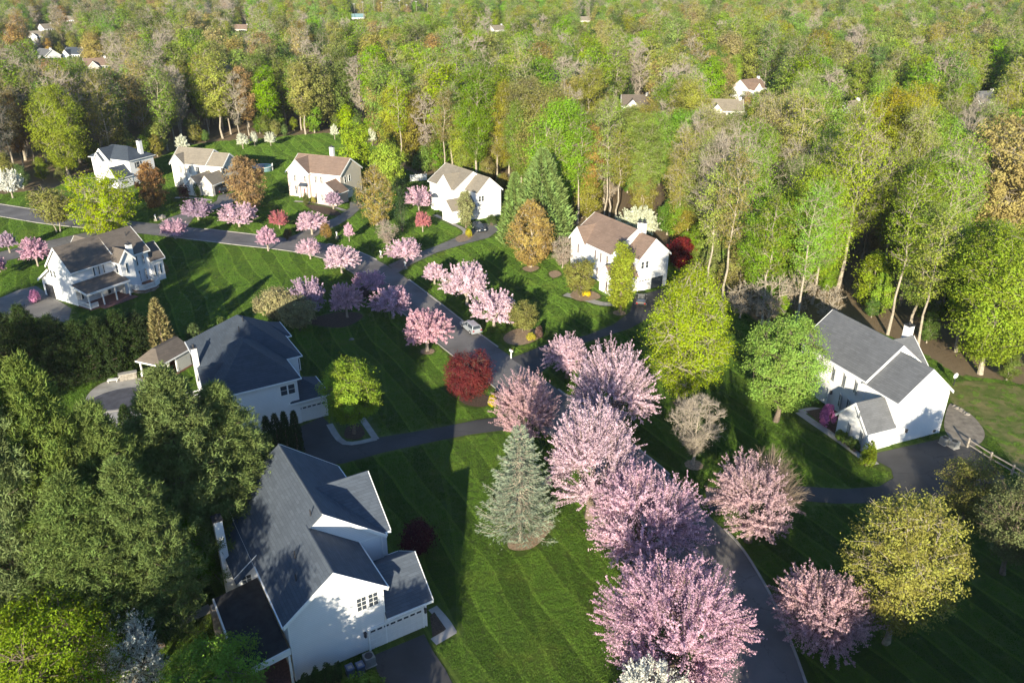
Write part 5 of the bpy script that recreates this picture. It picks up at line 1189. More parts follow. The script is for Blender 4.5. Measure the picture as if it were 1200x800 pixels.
yard((-31.36, 200.33, 11.84, 4.51, 2.37), (0.29, 0.39, 0.02), 'second bright green tree between brick house and tan roofed house', shape='round', nlimb=18, ntip=13, nleaf=46, ls=0.24, clump=0.55)
yard((-29.96, 171.08, 13.39, 4.29, 0.8), (0.33, 0.26, 0.08), 'half bare golden tree right of the brick house drive', 'beech_tree', shape='oval', nlimb=16, ntip=14, nleaf=26, ls=0.18, clump=0.45, twigs=7, bark='bark_pale')
yard((-10.14, 169.16, 8.42, 1.95, 0.98), (0.30, 0.31, 0.12), 'narrow pale olive tree in front of the tan roofed white house', 'pear_tree', shape='oval', nlimb=14, ntip=10, nleaf=36, ls=0.18, clump=0.3)
yard((-37.88, 118.31, 5.36, 3.63, 1.07), (0.34, 0.30, 0.13), 'tan budding bush tree, left half of the hedge behind the dark hipped house', 'forsythia_bush', 'bush', shape='round', nlimb=16, ntip=14, nleaf=40, ls=0.13, clump=0.3, twigs=5)
yard((-33.45, 114.54, 5.67, 3.06, 1.13), (0.32, 0.29, 0.11), 'tan budding bush tree, right half of the hedge behind the dark hipped house', 'forsythia_bush', 'bush', shape='round', nlimb=16, ntip=14, nleaf=40, ls=0.13, clump=0.3, twigs=5)
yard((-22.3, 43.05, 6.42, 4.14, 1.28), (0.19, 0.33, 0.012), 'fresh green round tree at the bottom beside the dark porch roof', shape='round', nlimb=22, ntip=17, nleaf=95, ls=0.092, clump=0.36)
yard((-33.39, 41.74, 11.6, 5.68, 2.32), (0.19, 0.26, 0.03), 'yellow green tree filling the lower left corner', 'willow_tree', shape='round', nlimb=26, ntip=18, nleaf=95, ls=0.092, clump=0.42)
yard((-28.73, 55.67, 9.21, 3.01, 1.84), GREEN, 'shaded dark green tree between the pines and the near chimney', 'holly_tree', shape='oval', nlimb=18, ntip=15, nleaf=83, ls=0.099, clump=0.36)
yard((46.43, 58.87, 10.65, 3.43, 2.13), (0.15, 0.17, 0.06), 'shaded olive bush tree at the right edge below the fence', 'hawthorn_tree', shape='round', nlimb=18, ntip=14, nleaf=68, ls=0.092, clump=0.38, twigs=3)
yard((94.92, 150.32, 27.31, 11.32, 7.03), (0.36, 0.29, 0.075), 'great tan yellow oak in bloom at the upper right edge', 'oak_tree', shape='round', nlimb=30, ntip=16, nleaf=44, ls=0.26, clump=0.7, bark='bark_pale')
# conifers
def conif(fn, T_, color, label, name, bark='bark', cat='conifer', group=None, leafmat='needle', **kw):
    x, y, H, r, zb = T_; SEED[0] += 1
    mesh = proto(('con', SEED[0]), fn, leafmat, bark, SEED[0], H, r, **kw)
    return put(name, mesh, x, y, 0, 1.0, color, label, cat, group)
conif(spruce, (0.77, 63.58, 13.35, 3.77, 1.34), BLUE, 'blue grey spruce in its mulch bed on the near lawn', 'blue_spruce', 'bark_pale', zb=2.4, levels=25, per=14, nl=90, ls=0.13)
def big_pine(T_, color, label, k):
    x, y, H, r, zb = T_
    mesh = proto(('bigpine', k % 2), pine, 'needle', 'bark', 40 + k % 2, 20.0, 5.4, 2.2, 190, 20, 34, 0.21, 0.16)
    put('white_pine', mesh, x, y, k * 67, (r / 4.3, r / 4.3, H / 20.0), color, label, 'conifer', 'white pines at the left')
big_pine((-36.27, 51.95, 25.39, 3.9, 5.08), PINEG, 'tall white pine with the highest tip at the left', 0)
big_pine((-39.26, 49.11, 26.54, 4.01, 5.31), PINEG, 'tall white pine cut by the left edge of the picture', 1)
big_pine((-32.88, 53.52, 20.72, 3.64, 4.14), PINEG, 'shorter white pine between the two tallest at the left', 1)
big_pine((-29.63, 59.11, 21.03, 4.63, 4.21), PINEG, 'broad sunlit white pine in front of the pool patio', 0)
big_pine((-26.96, 62.94, 17.41, 4.08, 3.48), PINEG, 'white pine touching the corner of the dark hipped house', 1)
big_pine((-29.57, 49.94, 18.1, 3.36, 3.62), (0.13, 0.18, 0.05), 'shaded white pine low between the broad sunlit one and the near corner', 3)  # needles coloured darker than the sunlit pines to paint in its shade
big_pine((-32.89, 48.39, 17.81, 3.95, 3.56), (0.13, 0.18, 0.05), 'shaded white pine in front of the tallest one, lower left', 2)  # same darkened needle colour, shade put into the tone
conif(arbor, (5.94, 155.63, 19.82, 6.45, 1.33), ARB, 'big pyramidal green conifer behind the golden bronze tree', 'green_conifer', n=9000, ls=0.36, power=0.7, feather=0.5)
conif(arbor, (0.53, 156.73, 14.84, 3.1, 0.89), ARB, 'smaller pyramidal green conifer left of the big one', 'green_conifer', n=6000, ls=0.32, power=0.7, feather=0.5)
JL = ['cut by the left edge', 'left of the tallest one', 'tallest, in front of the left house garage', 'right of the tallest one', 'lowest, in the middle of the row', 'in front of the brick porch', 'in front of the octagonal deck', 'next to the tan conifer']
JT = [(-69.84, 94.76, 11.88, 2.48, 0.71), (-66.6, 94.76, 10.89, 2.71, 0.65), (-64.2, 95.24, 11.67, 2.72, 0.7), (-61.33, 96.21, 9.74, 2.64, 0.58), (-58.76, 97.2, 8.41, 2.44, 0.5), (-57.11, 99.24, 8.12, 2.36, 0.49), (-55.63, 101.87, 7.99, 2.41, 0.48), (-54.34, 104.62, 6.65, 2.23, 0.4)]
for T_, l_ in zip(JT, JL): conif(pine, T_[:3] + (T_[3] * 1.2,) + T_[4:], DARK, 'dark evergreen in the hedge row at left, ' + l_, 'juniper_tree', group='dark evergreen row', zb=0.4, nbr=130, ntuft=11, nn=22, ls=0.2)
conif(arbor, (-50.76, 104.61, 9.37, 1.96, 1.87), (0.26, 0.22, 0.08), 'tan gold conifer at the right end of the dark evergreen row', 'juniper_tree', n=4000, ls=0.2, power=0.7, feather=0.5)
conif(arbor, (-46.78, 106.51, 4.64, 1.63, 0.93), (0.10, 0.14, 0.05), 'small grey green conifer behind the pavilion', 'juniper_tree', n=2600, ls=0.15, power=0.6)
conif(arbor, (-44.65, 111.87, 3.28, 1.31, 0.66), (0.09, 0.13, 0.04), 'small bushy conifer behind the dark hipped roof', 'juniper_tree', n=2000, ls=0.15, power=0.5)
for T_, l_ in zip([(-28.16, 78.45, 5.59, 0.74, 1.12), (-27.12, 78.53, 5.89, 0.69, 1.18), (-26.11, 78.65, 6.05, 0.64, 1.21), (-25.09, 79.06, 5.92, 0.69, 1.18)], ['first from the left', 'second from the left', 'third from the left', 'nearest the garage door']):
    conif(arbor, T_, DARK, 'dark narrow arborvitae by the hipped house wall, ' + l_, 'arborvitae', group='arborvitae by the hipped house', n=2200, ls=0.12, power=0.4)
conif(arbor, (-47.19, 84.03, 3.88, 1.04, 0.78), DARK, 'small dark conifer between the pines by the pool cover', 'juniper_tree', n=2200, ls=0.14, power=0.55)
# shrubs
def bush(T_, color, label, group=None, name='shrub', leafmat='leaf', n=1800, ls=0.11):
    x, y, H, r, zb = T_; SEED[0] += 1
    mesh = proto(('shrub', SEED[0]), shrub, leafmat, 'bark', SEED[0], H, r, n, ls)
    return put(name, mesh, x, y, 0, 1.0, color, label, 'shrub', group, 'foliage')
bush((39.44, 85.8, 2.86, 1.01, 0.57), (0.62, 0.16, 0.42), 'magenta azalea in the mulch bed by the grey roofed house', None, 'azalea', 'blossom', 2600, 0.10)
for T_, l_ in zip([(39.63, 82.35, 1.46, 0.52, 0.29), (39.96, 81.59, 1.45, 0.51, 0.29), (40.29, 80.84, 1.44, 0.51, 0.29), (40.56, 79.89, 1.55, 0.55, 0.31)], ['first from the azalea', 'second from the azalea', 'third from the azalea', 'next to the big one']):
    bush(T_, (0.13, 0.20, 0.03), 'small clipped green shrub along the walk, ' + l_, 'clipped shrubs by the walk', 'boxwood_shrub', n=1300, ls=0.09)
bush((40.76, 76.9, 3.3, 0.83, 0.66), (0.16, 0.21, 0.03), 'larger yellow green shrub at the corner of the front wing', None, 'boxwood_shrub', n=2600)
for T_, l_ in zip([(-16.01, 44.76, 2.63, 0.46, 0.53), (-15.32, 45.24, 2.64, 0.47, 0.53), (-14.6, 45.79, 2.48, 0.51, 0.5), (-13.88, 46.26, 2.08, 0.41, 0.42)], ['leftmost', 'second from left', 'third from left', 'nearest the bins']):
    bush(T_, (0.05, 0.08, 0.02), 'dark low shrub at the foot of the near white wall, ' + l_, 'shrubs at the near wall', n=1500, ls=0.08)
bush((-11.68, 44.56, 2.09, 1.86, 0.42), (0.14, 0.22, 0.03), 'green shrub at the bottom edge in front of the bins', None, n=3000)
bush((-25.77, 128.75, 1.79, 0.89, 0.36), (0.15, 0.10, 0.10), 'brown low shrub under the cherries at the bend')
bush((12.92, 129.05, 1.19, 0.74, 0.24), (0.60, 0.46, 0.03), 'bright yellow flowering shrub in the stone edged bed', None, 'forsythia_shrub', 'blossom')
bush((2.95, 110.85, 1.18, 0.72, 0.24), (0.45, 0.40, 0.05), 'yellow shrub in the round bed under the olive dwarf tree', None, 'forsythia_shrub', 'blossom')
bush((-2.55, 90.54, 1.74, 0.56, 0.35), (0.42, 0.36, 0.04), 'yellow shrub at the right of the maroon maple bed', None, 'forsythia_shrub', 'blossom')
bush((-9.23, 162.59, 1.81, 0.72, 0.36), (0.42, 0.38, 0.05), 'yellow shrub by the car on the grey drive', None, 'forsythia_shrub', 'blossom')
bush((-48.28, 189.16, 1.53, 0.72, 0.31), (0.45, 0.40, 0.05), 'yellow shrub by the brick house door', None, 'forsythia_shrub', 'blossom')
bush((4.14, 111.58, 2.06, 0.59, 0.41), (0.16, 0.09, 0.07), 'reddish brown shrub at the right of the round bed')
bush((-80.87, 192.75, 4.19, 1.68, 0.84), (0.08, 0.02, 0.03), 'dark maroon round shrub in front of the cream house', None, 'barberry_shrub')
bush((-78.32, 194.78, 3.5, 0.85, 0.7), (0.06, 0.11, 0.02), 'arched green topiary on the cream house front wing', None, 'boxwood_shrub')
bush((-65.53, 136.74, 2.51, 1.09, 0.5), (0.30, 0.22, 0.05), 'gold shrub by the octagonal deck, nearer one')
bush((-64.91, 140.0, 2.18, 0.87, 0.44), (0.26, 0.20, 0.05), 'gold shrub by the octagonal deck, farther one')
bush((-81.48, 126.18, 2.18, 0.87, 0.44), (0.60, 0.25, 0.45), 'pink azalea at the left house garage', None, 'azalea', 'blossom')
bush((-28.02, 195.17, 5.48, 2.64, 1.1), (0.05, 0.09, 0.03), 'dark green shrub left of the white garden screen', None)
bush((-23.7, 166.17, 9.4, 1.46, 1.88), (0.06, 0.11, 0.04), 'dark green evergreen shrub right of the half bare golden tree', None)
bush((-37.12, 186.88, 3.6, 1.22, 0.72), (0.06, 0.11, 0.03), 'green shrub at the corner of the brick house')
bush((-4.53, 171.01, 2.32, 1.13, 0.46), (0.08, 0.12, 0.03), 'green shrub behind the car on the grey drive')
bush((-49.36, 187.15, 3.13, 0.72, 0.63), (0.12, 0.14, 0.04), 'olive shrub left of the brick house door')
bush((-47.18, 161.16, 2.24, 0.9, 0.45), (0.12, 0.10, 0.04), 'brown bed shrub below the coral tree')
bush((-39.37, 161.81, 3.15, 1.26, 0.63), (0.30, 0.20, 0.07), 'golden shrub beside the mailbox and pale cherry')

# trees that stand just outside the picture and shade the foreground
def shade(x, y, H, r, label, k):
    mesh = proto(('shade', k), decid, 'leaf', 'bark', 700 + k, 10.0, 4.0, 1.2, shape='round', nlimb=20, ntip=15, nleaf=120, ls=0.15, clump=0.6)
    put('maple_tree', mesh, x, y, x * 37 % 360, (r / 4.0, r / 4.0, H / 10.0), LIME, label, 'tree', 'trees south of the picture')
SH_ = [(-20, 29, 12.4, 4.2, 'third from left'), (-13, 29, 10.2, 4.0, 'fourth from left'), (20, 30, 9.5, 4.3, 'left of the road foot'), (25.5, 27, 11.0, 5.0, 'right of the road foot'), (32, 28, 12.0, 5.6, 'fifth from right'), (41, 30, 12.0, 5.6, 'fourth from right'), (50, 32, 12.0, 5.8, 'third from right'), (8, 25, 7.5, 4.0, 'middle one'), (59, 37, 12, 5.5, 'second from right'), (68, 42, 12, 5, 'rightmost'), (-44, 30, 14, 5, 'leftmost')]
for k, (sx, sy, sh, sr, l_) in enumerate(SH_): shade(sx, sy, sh, sr, 'leafy garden tree below the bottom edge of the picture, ' + l_, k % 3)
mesh = proto(('airyshade',), decid, 'leaf', 'bark', 760, 17.0, 4.6, 5.0, shape='tall', nlimb=22, ntip=12, nleaf=34, ls=0.18, clump=0.5, twigs=3)
put('ash_tree', mesh, -28.5, 25, 0, 1.0, LIME, 'tall thin leaved tree below the bottom left edge, left one', 'tree', 'trees south of the picture')
put('ash_tree', mesh, -22.5, 22, 120, (1, 1, 0.96), LIME, 'tall thin leaved tree below the bottom left edge, right one', 'tree', 'trees south of the picture')
for k, (sx, sy, sh, sr, l_) in enumerate([(-78, 92, 19.0, 5.0, 'nearest the porch house'), (-72, 84, 18.5, 4.8, 'middle'), (-89, 102, 16, 5.5, 'leftmost'), (-66, 74, 16, 5, 'nearest the camera')]):
    put('ash_tree', mesh, sx, sy, k * 50, (sr / 4.6, sr / 4.6, sh / 17), LIME, 'leafy garden tree left of the picture edge, ' + l_, 'tree', 'trees left of the picture')
for T_, l_, v_ in zip([(-101.23, 246.83, 5.59, 1.83, 1.12), (-84.59, 252.55, 5.03, 1.74, 1.01), (-82.1, 256.73, 4.8, 1.22, 0.96), (-77.1, 257.21, 4.42, 1.77, 0.88), (-58.81, 267.78, 4.98, 1.27, 1.0), (-44.63, 256.96, 5.84, 1.22, 1.17)], ['leftmost, above the cream house', 'left one of the close pair', 'right one of the close pair', 'spreading one at the field middle', 'nearest the bright green tree', 'above the second bright green tree'], (3, 1, 0, 2, 3, 1)):
    far_cherry(T_, (0.74, 0.76, 0.62), 'white dogwood at the far field edge, ' + l_, v_, 'dogwood_tree', 'dogwood', group='white dogwoods')
far_cherry((26.1, 159.55, 7.67, 4.23, 1.53), (0.66, 0.70, 0.52), 'white flowered green tree behind the chimneys of the brown roofed house', 0, 'dogwood_tree', 'dogwood', group='white dogwoods')
far_cherry((-123.64, 193.68, 7.33, 2.93, 1.47), WHITE, 'shaded white flowering tree at the left edge by the wood', 2, 'dogwood_tree', 'dogwood', group='white dogwoods')
for T_, l_, sd in zip([(41.0, 116.53, 8.4, 3.36, 1.68), (46.69, 120.33, 7.59, 3.11, 1.52), (37.27, 119.58, 6.1, 2.76, 1.22), (50.05, 116.0, 6.83, 2.35, 1.37)], ['fallen pale branches above the round lime tree', 'second brushy one to its right', 'leftmost', 'behind the grey roof'], range(4)):
    yard(T_, (0.36, 0.27, 0.17), 'leafless brown brush at the wood edge, ' + l_, 'bare_bush', 'bush', shape='wide', nlimb=14, ntip=12, nleaf=4, ls=0.10, clump=0.4, twigs=12, tipw=0.05, bark='bark_pale', group='bare brush at the wood edge')
# ---------------------------------------------------------------- the woods
def inside(px, py, poly):
    c = np.zeros(px.shape, bool); n = len(poly); j = n - 1
    for i in range(n):
        xi, yi = poly[i][0], poly[i][1]; xj, yj = poly[j][0], poly[j][1]
        m = ((yi > py) != (yj > py)) & (px < (xj - xi) * (py - yi) / (yj - yi + 1e-12) + xi)
        c ^= m; j = i
    return c
rng = np.random.default_rng(7)
TH_ = R(25.2); cT, sT = math.cos(TH_), math.sin(TH_)
def view(x, y, z):
    d = y * cT - (z - 52.0) * sT
    return 600 + 933 * x / d, 400 - 933 * (y * sT + (z - 52.0) * cT) / d, 933 / d
# jittered grid, coarser with distance
P_ = []
for y0, y1, st in ((70, 300, 7.6), (300, 520, 8.6), (520, 800, 10.0), (800, 1120, 11.5)):
    xs = np.arange(-760, 760, st); ys = np.arange(y0, y1, st)
    gx, gy = np.meshgrid(xs, ys); gx = gx + (np.arange(len(ys)) % 2)[:, None] * st / 2
    P_.append(np.stack([(gx + rng.uniform(-0.42, 0.42, gx.shape) * st).ravel(), (gy + rng.uniform(-0.42, 0.42, gy.shape) * st).ravel()], axis=1))
P_ = np.concatenate(P_)
vx, vy, s_ = view(P_[:, 0], P_[:, 1], 8.0)
keep = (vx > -90) & (vx < 1290) & (vy < 620) & (P_[:, 1] > 60)
keep &= ~inside(P_[:, 0], P_[:, 1], OPEN)
P_ = P_[keep]
keep = np.ones(len(P_), bool)
bx = view(P_[:, 0], P_[:, 1], 0)
# the forest floor by the right house and lower right stays thin
keep &= ~((P_[:, 1] < 76) & (P_[:, 0] > 0)) & ~((P_[:, 0] < -60) & (P_[:, 1] < 150))
keep &= rng.uniform(0, 1, len(P_)) > np.where(P_[:, 1] > 260, 0.10, 0.05)
P_ = P_[keep]
# an understorey of young trees along the front of the wood
e_ = np.stack([rng.uniform(-140, 140, 5200), rng.uniform(76, 300, 5200)], axis=1)
near = inside(e_[:, 0], e_[:, 1] - 14, OPEN) | inside(e_[:, 0] - 14, e_[:, 1] - 6, OPEN) | inside(e_[:, 0] - 8, e_[:, 1] - 10, OPEN)
e_ = e_[near & ~inside(e_[:, 0], e_[:, 1], OPEN) & ~((e_[:, 1] < 80) & (e_[:, 0] > 0)) & ~((e_[:, 0] < -60) & (e_[:, 1] < 150))]
e_ = e_[rng.uniform(0, 1, len(e_)) < 0.40]
under = np.concatenate([np.zeros(len(P_), bool), np.ones(len(e_), bool)])
P_ = np.concatenate([P_, e_]); n = len(P_)
print('understorey', len(e_))
# low frequency fields choose the kinds so that like trees stand together
def field(x, y, f, ph): return np.sin(x * f + ph) * np.cos(y * f * 0.8 + ph * 1.7) + 0.6 * np.sin((x + y) * f * 1.9 + ph * 2.3)
KINDS = {  # name, generator settings, H, r
 'tall_leafy':  [dict(shape='tall', nlimb=22, ntip=11, nleaf=36, ls=0.26, clump=0.72, spread=0.30, twigs=2, bark='bark_pale', trunk=0.3, H=26, r=5.4, zb=7)] * 3,
 'airy':        [dict(shape='tall', nlimb=20, ntip=11, nleaf=19, ls=0.23, clump=0.8, twigs=7, bark='bark_pale', trunk=0.28, H=27, r=5.0, zb=7.0)] * 3,
 'bare':        [dict(shape='vase', nlimb=16, ntip=12, nleaf=4, ls=0.2, clump=0.7, twigs=16, tipw=0.065, bark='bark_grey', trunk=0.26, H=25, r=5.2, zb=6)] * 3,
 'round':       [dict(shape='round', nlimb=26, ntip=11, nleaf=42, ls=0.29, clump=0.95, bark='bark_pale', trunk=0.34, H=22, r=7.2, zb=3.5)] * 3,
 'young':       [dict(shape='oval', nlimb=12, ntip=8, nleaf=30, ls=0.26, clump=0.5, twigs=2, bark='bark_grey', H=9, r=3.0, zb=1.2)] * 2,
 'pine':        [dict(H=19, r=4.0, zb=5)] * 1,
}
NAMES = {'tall_leafy': 'tulip_tree', 'airy': 'ash_tree', 'bare': 'bare_tree', 'round': 'oak_tree', 'young': 'young_tree', 'pine': 'pine_tree'}
FP, FN = {}, {}
for kd, lst in KINDS.items():
    for i, kw in enumerate(lst):
        kw = dict(kw); H0, r0, zb0 = kw.pop('H'), kw.pop('r'), kw.pop('zb'); bk = kw.pop('bark', 'bark')
        if kd == 'pine':
            m = proto((kd, i), pine, 'needle', bk, 900 + i, H0, r0, zb0, 60, 9, 12, 0.45); m2 = proto((kd, 'n', i), pine, 'needle', bk, 900 + i, H0, r0, zb0, 110, 12, 20, 0.28)
        else:
            m = proto((kd, i), decid, 'leaf', bk, 900 + 17 * i + len(kd), H0, r0, zb0, bias=1.5, **kw)
            kn = dict(kw); kn['nleaf'] = int(kw['nleaf'] * 2.2); kn['ls'] = kw['ls'] * 0.55; kn['ntip'] = kw['ntip'] + 4; kn['clump'] = kw['clump'] * 0.85; kn['tipw'] = 0.035; kn['twigs'] = int(kw.get('twigs', 0) * 1.3)
            zn = zb0 + (1.5 if kd == 'airy' else 0.0)
            m2 = proto((kd, 'n', i), decid, 'leaf', bk, 930 + 17 * i + len(kd), H0, r0, zn, bias=1.1, **kn)
        FP[(kd, i)] = (m, H0, r0); FN[(kd, i)] = (m2, H0, r0)
TONES = {
 'lime green': (0.215, 0.325, 0.022), 'yellow green': (0.285, 0.33, 0.032), 'fresh green': (0.165, 0.258, 0.024), 'mid green': (0.12, 0.182, 0.028),
 'olive': (0.22, 0.225, 0.046), 'tan yellow': (0.35, 0.30, 0.085), 'orange tan': (0.36, 0.235, 0.085), 'pale tan': (0.36, 0.31, 0.15),
 'grey brown': (0.29, 0.25, 0.18), 'rusty': (0.31, 0.18, 0.08), 'dark green': (0.055, 0.09, 0.026)}
TN = list(TONES)
x, y = P_[:, 0], P_[:, 1]
f1, f2 = field(x, y, 0.021, 1.0), field(x, y, 0.034, 4.0)
u = rng.uniform(0, 1, n); left = np.clip((420 - view(x, y, 10)[0]) / 420, 0, 1)
kind = np.where(u < 0.34 - 0.12 * left, 'tall_leafy', np.where(u < 0.60, 'airy', np.where(u < 0.69 + 0.19 * left, 'bare', np.where(u < 0.88, 'round', np.where(u < 0.97, 'young', 'pine')))))
kind = np.where((f1 > 1.0) & (rng.uniform(0, 1, n) < 0.35), 'bare', kind)
kind = np.where((f1 < -0.9) & (rng.uniform(0, 1, n) < 0.6), 'tall_leafy', kind)
fr_ = (y < 170) & (x > 0) & (kind != 'young')
v_ = rng.uniform(0, 1, n)
kind = np.where(fr_, np.where(v_ < 0.46, 'airy', np.where(v_ < 0.68, 'tall_leafy', np.where(v_ < 0.76, 'bare', np.where(v_ < 0.86, 'round', 'young')))), kind)
kind = np.where((kind == 'bare') & (y < 128) & (x > 20), 'tall_leafy', kind)
edge = ~inside(x, y - 9, OPEN) & inside(x - 6, y - 13, OPEN)
kind = np.where(under, 'young', kind)
var = rng.integers(0, 3, n); scl = np.where(P_[:, 1] > 300, rng.uniform(0.66, 1.2, n), rng.uniform(0.8, 1.14, n)); rot = rng.uniform(0, 6.283, n)
scl = np.where(kind == 'young', scl * rng.uniform(0.4, 1.15, n), scl)
def tone(i):
    k = kind[i]; q = rng.random(); g = f2[i] * 0.8 + rng.normal(0, 0.55) - 1.45 * left[i] + 0.25
    if y[i] < 128 and x[i] > 20: return ('fresh green', 'lime green', 'mid green')[int(q * 3)]
    if k == 'bare': return 'grey brown' if q < 0.8 else ('olive' if q < 0.9 else 'pale tan')
    if k == 'pine': return 'dark green'
    if k == 'young' and under[i]: return ('mid green', 'olive', 'fresh green', 'olive')[int(q * 4)]
    if g > 0.5: return 'lime green' if q < 0.55 else 'yellow green'
    if g > -0.3: return ('fresh green', 'lime green', 'yellow green', 'mid green', 'fresh green', 'lime green', 'tan yellow', 'yellow green')[int(q * 8)]
    if g > -1.1: return ('olive', 'mid green', 'tan yellow', 'yellow green', 'fresh green', 'lime green')[int(q * 6)]
    if k == 'round': return ('olive', 'mid green', 'tan yellow')[int(q * 3)]
    return ('olive', 'tan yellow', 'orange tan', 'olive', 'olive', 'mid green')[int(q * 6)]
tones = [tone(i) for i in range(n)]
H_ = np.array([FP[(k, 0)][1] for k in kind]) * scl; rad = np.array([FP[(k, 0)][2] for k in kind]) * scl
# low trees only where a far house or a pole is to be seen behind them
ok = np.ones(n, bool)
for hx_, hy_, hw, low in FH:
    d = np.hypot(x - hx_, y - hy_); ok &= d > hw + 5
    f = y / hy_; lat = np.abs(x - hx_ * f)                          # distance from the sight line at that depth
    zline = 52 + (low + 2.2 - 52) * f                                     # height of the sight line there
    m = (y < hy_) & (lat < hw * f * 0.75 + rad * 0.5) & (H_ > zline - 0.3)
    k = np.where(m, np.clip((zline - 0.3) / H_, 0, 1), 1.0)
    scl *= k; H_ *= k; rad *= k; ok &= scl > 0.22
    if hw > 3:                                                       # and the sun reaches its walls
        ax_, ay_ = x - hx_, y - hy_; dd = -(ax_ * math.sin(R(9.5)) + ay_ * math.cos(R(9.5))); ll = np.abs(ax_ * math.cos(R(9.5)) - ay_ * math.sin(R(9.5)))
        zs = 2.0 + dd * math.tan(R(15)); mm = (dd > 0) & (dd < 130) & (ll < hw + rad * 0.6) & (H_ > zs)
        k = np.where(mm, np.clip(zs / H_, 0, 1), 1.0); scl *= k; H_ *= k; rad *= k; ok &= scl > 0.22
# nothing may stand in the houses at the edge of the wood
hs = [(o.location.x, o.location.y) for o in COL.objects if o.name.split('.')[0] in ('house',)]
for hx_, hy_ in hs:
    ok &= np.hypot(x - hx_, y - hy_ - 6) > 13.5
idx = np.where(ok)[0]
order = idx[np.argsort(y[idx] + 0.0 * x[idx])]
ONE = order[:285]; REST = order[285:]
def region(px_):
    for lim, nm in ((110, 'left of the farthest left house'), (200, 'behind the farthest left house'), (300, 'behind the cream house'), (410, 'behind the open field'), (500, 'left of the tan roofed house'), (600, 'behind the tan roofed white house'), (690, 'behind the green conifers'), (800, 'behind the brown roofed house'), (880, 'right of the brown roofed house'), (960, 'above the round lime tree'), (1060, 'behind the grey roofed house')):
        if px_ < lim: return nm
    return 'far right of the grey roofed house'
WORDS = {'tall_leafy': 'tall leafy', 'airy': 'tall thinly leaved', 'bare': 'tall bare', 'round': 'broad crowned', 'young': 'small young', 'pine': 'dark pine'}
seen = {}
rows = {}
for i in ONE:
    px_, py_, s1 = view(x[i], y[i], H_[i] * 0.7)
    rg = region(px_); key = (tones[i], kind[i], rg); rows.setdefault(key, []).append((px_, i))
ORD = ['leftmost', 'second from left', 'third from left', 'fourth from left', 'fifth from left', 'sixth from left', 'seventh from left', 'eighth from left', 'ninth from left', 'tenth from left', 'eleventh from left', 'twelfth from left', 'thirteenth from left', 'fourteenth from left']
LBL = {}
for (tn_, kd, rg), lst in rows.items():
    lst.sort()
    for j, (_, i) in enumerate(lst):
        base = tn_ + ' ' + WORDS[kd] + (' tree ' if kd != 'pine' else ' ') + rg
        if len(lst) > 1:
            base += ', ' + (ORD[j] if j < min(len(lst) - 1, 14) else ('rightmost' if j == len(lst) - 1 else 'near the right end'))
        LBL[i] = base
def tone_col(t, seed):
    c = TONES[t]; r_ = np.random.default_rng(seed).uniform(0.86, 1.16, 3); return tuple(c[k] * r_[k] for k in range(3))
for i in ONE:
    m, H0, r0 = FN[(kind[i], var[i] % len(KINDS[kind[i]]))]
    put(NAMES[kind[i]], m, x[i], y[i], math.degrees(rot[i]), (scl[i], scl[i], scl[i] * (1 + 0.1 * math.sin(i))), tone_col(tones[i], int(i)), LBL[i], 'tree', 'woodland trees')
# slender pale trunks standing along the edge of the wood
for j, ((px_, py_), w_) in enumerate(zip([(9.36, 168.53), (11.95, 171.08), (14.7, 172.38), (17.68, 173.7), (20.62, 172.38), (23.29, 172.38), (32.31, 132.7), (33.53, 127.85), (34.98, 127.07), (35.75, 124.78), (40.18, 116.95), (41.71, 115.61), (44.41, 114.3), (54.53, 119.7), (58.66, 113.01), (61.06, 108.09), (61.0, 101.34), (-18.15, 215.41), (-15.82, 215.41), (-31.52, 225.53)], ['leftmost behind the green conifers', 'second behind the green conifers', 'at the left end of the brown roof', 'behind the left half of the brown roof', 'behind the middle of the brown roof', 'behind the white chimneys', 'right of the dark red tree', 'second right of the dark red tree', 'third right of the dark red tree', 'left of the brown brush', 'in the brown brush', 'right of the brown brush', 'left of the grey roof', 'behind the grey roof ridge', 'behind the grey roof middle', 'left of the right chimney', 'right of the right chimney', 'left one behind the tan roof', 'right one behind the tan roof', 'left of the white garden screen'])):
    if j % 5 in (1, 3): continue
    m = proto(('slim', j % 3), decid, 'leaf', 'bark_pale', 1200 + j % 3, 25.0, 3.2, 10.5, shape='tall', nlimb=16, ntip=9, nleaf=26, ls=0.15, clump=0.6, twigs=5, trunk=0.21, tipw=0.03)
    put('tulip_tree', m, px_, py_, j * 71, (1, 1, 0.86 + 0.05 * (j % 5)), tone_col(('lime green', 'olive', 'fresh green', 'yellow green')[j % 4], j), 'slender pale trunked tree, ' + w_, 'tree', 'slender trees along the wood edge')
# the far wood: thousands of trees as ONE object
PC = bpy.data.collections.new('far_wood_kinds'); pid = {}
LF = leaf_material('leaf_far', 0.25, 0.65, None, True)
for (kd, vi), (m, H0, r0) in sorted(FP.items()):
    a, b = m
    va = np.empty(len(a.vertices) * 3, np.float32); a.vertices.foreach_get('co', va)
    vb = np.empty(len(b.vertices) * 3, np.float32); b.vertices.foreach_get('co', vb)
    ta = np.zeros(len(a.polygons), np.float32); tb = np.empty(len(b.polygons), np.float32); b.attributes['tint'].data.foreach_get('value', tb)
    me = quads_mesh('far_tree', [va.reshape(-1, 4, 3), vb.reshape(-1, 3, 3)], np.concatenate([ta, tb]), (a.materials[0], LF), np.concatenate([np.zeros(len(ta), int), np.ones(len(tb), int)]))
    o = bpy.data.objects.new('far_tree_%03d' % len(pid), me); PC.objects.link(o); pid[(kd, vi)] = len(pid)
for m, _, _ in FP.values():
    for q in m: bpy.data.meshes.remove(q)
me = bpy.data.meshes.new('far_wood'); me.vertices.add(len(REST))
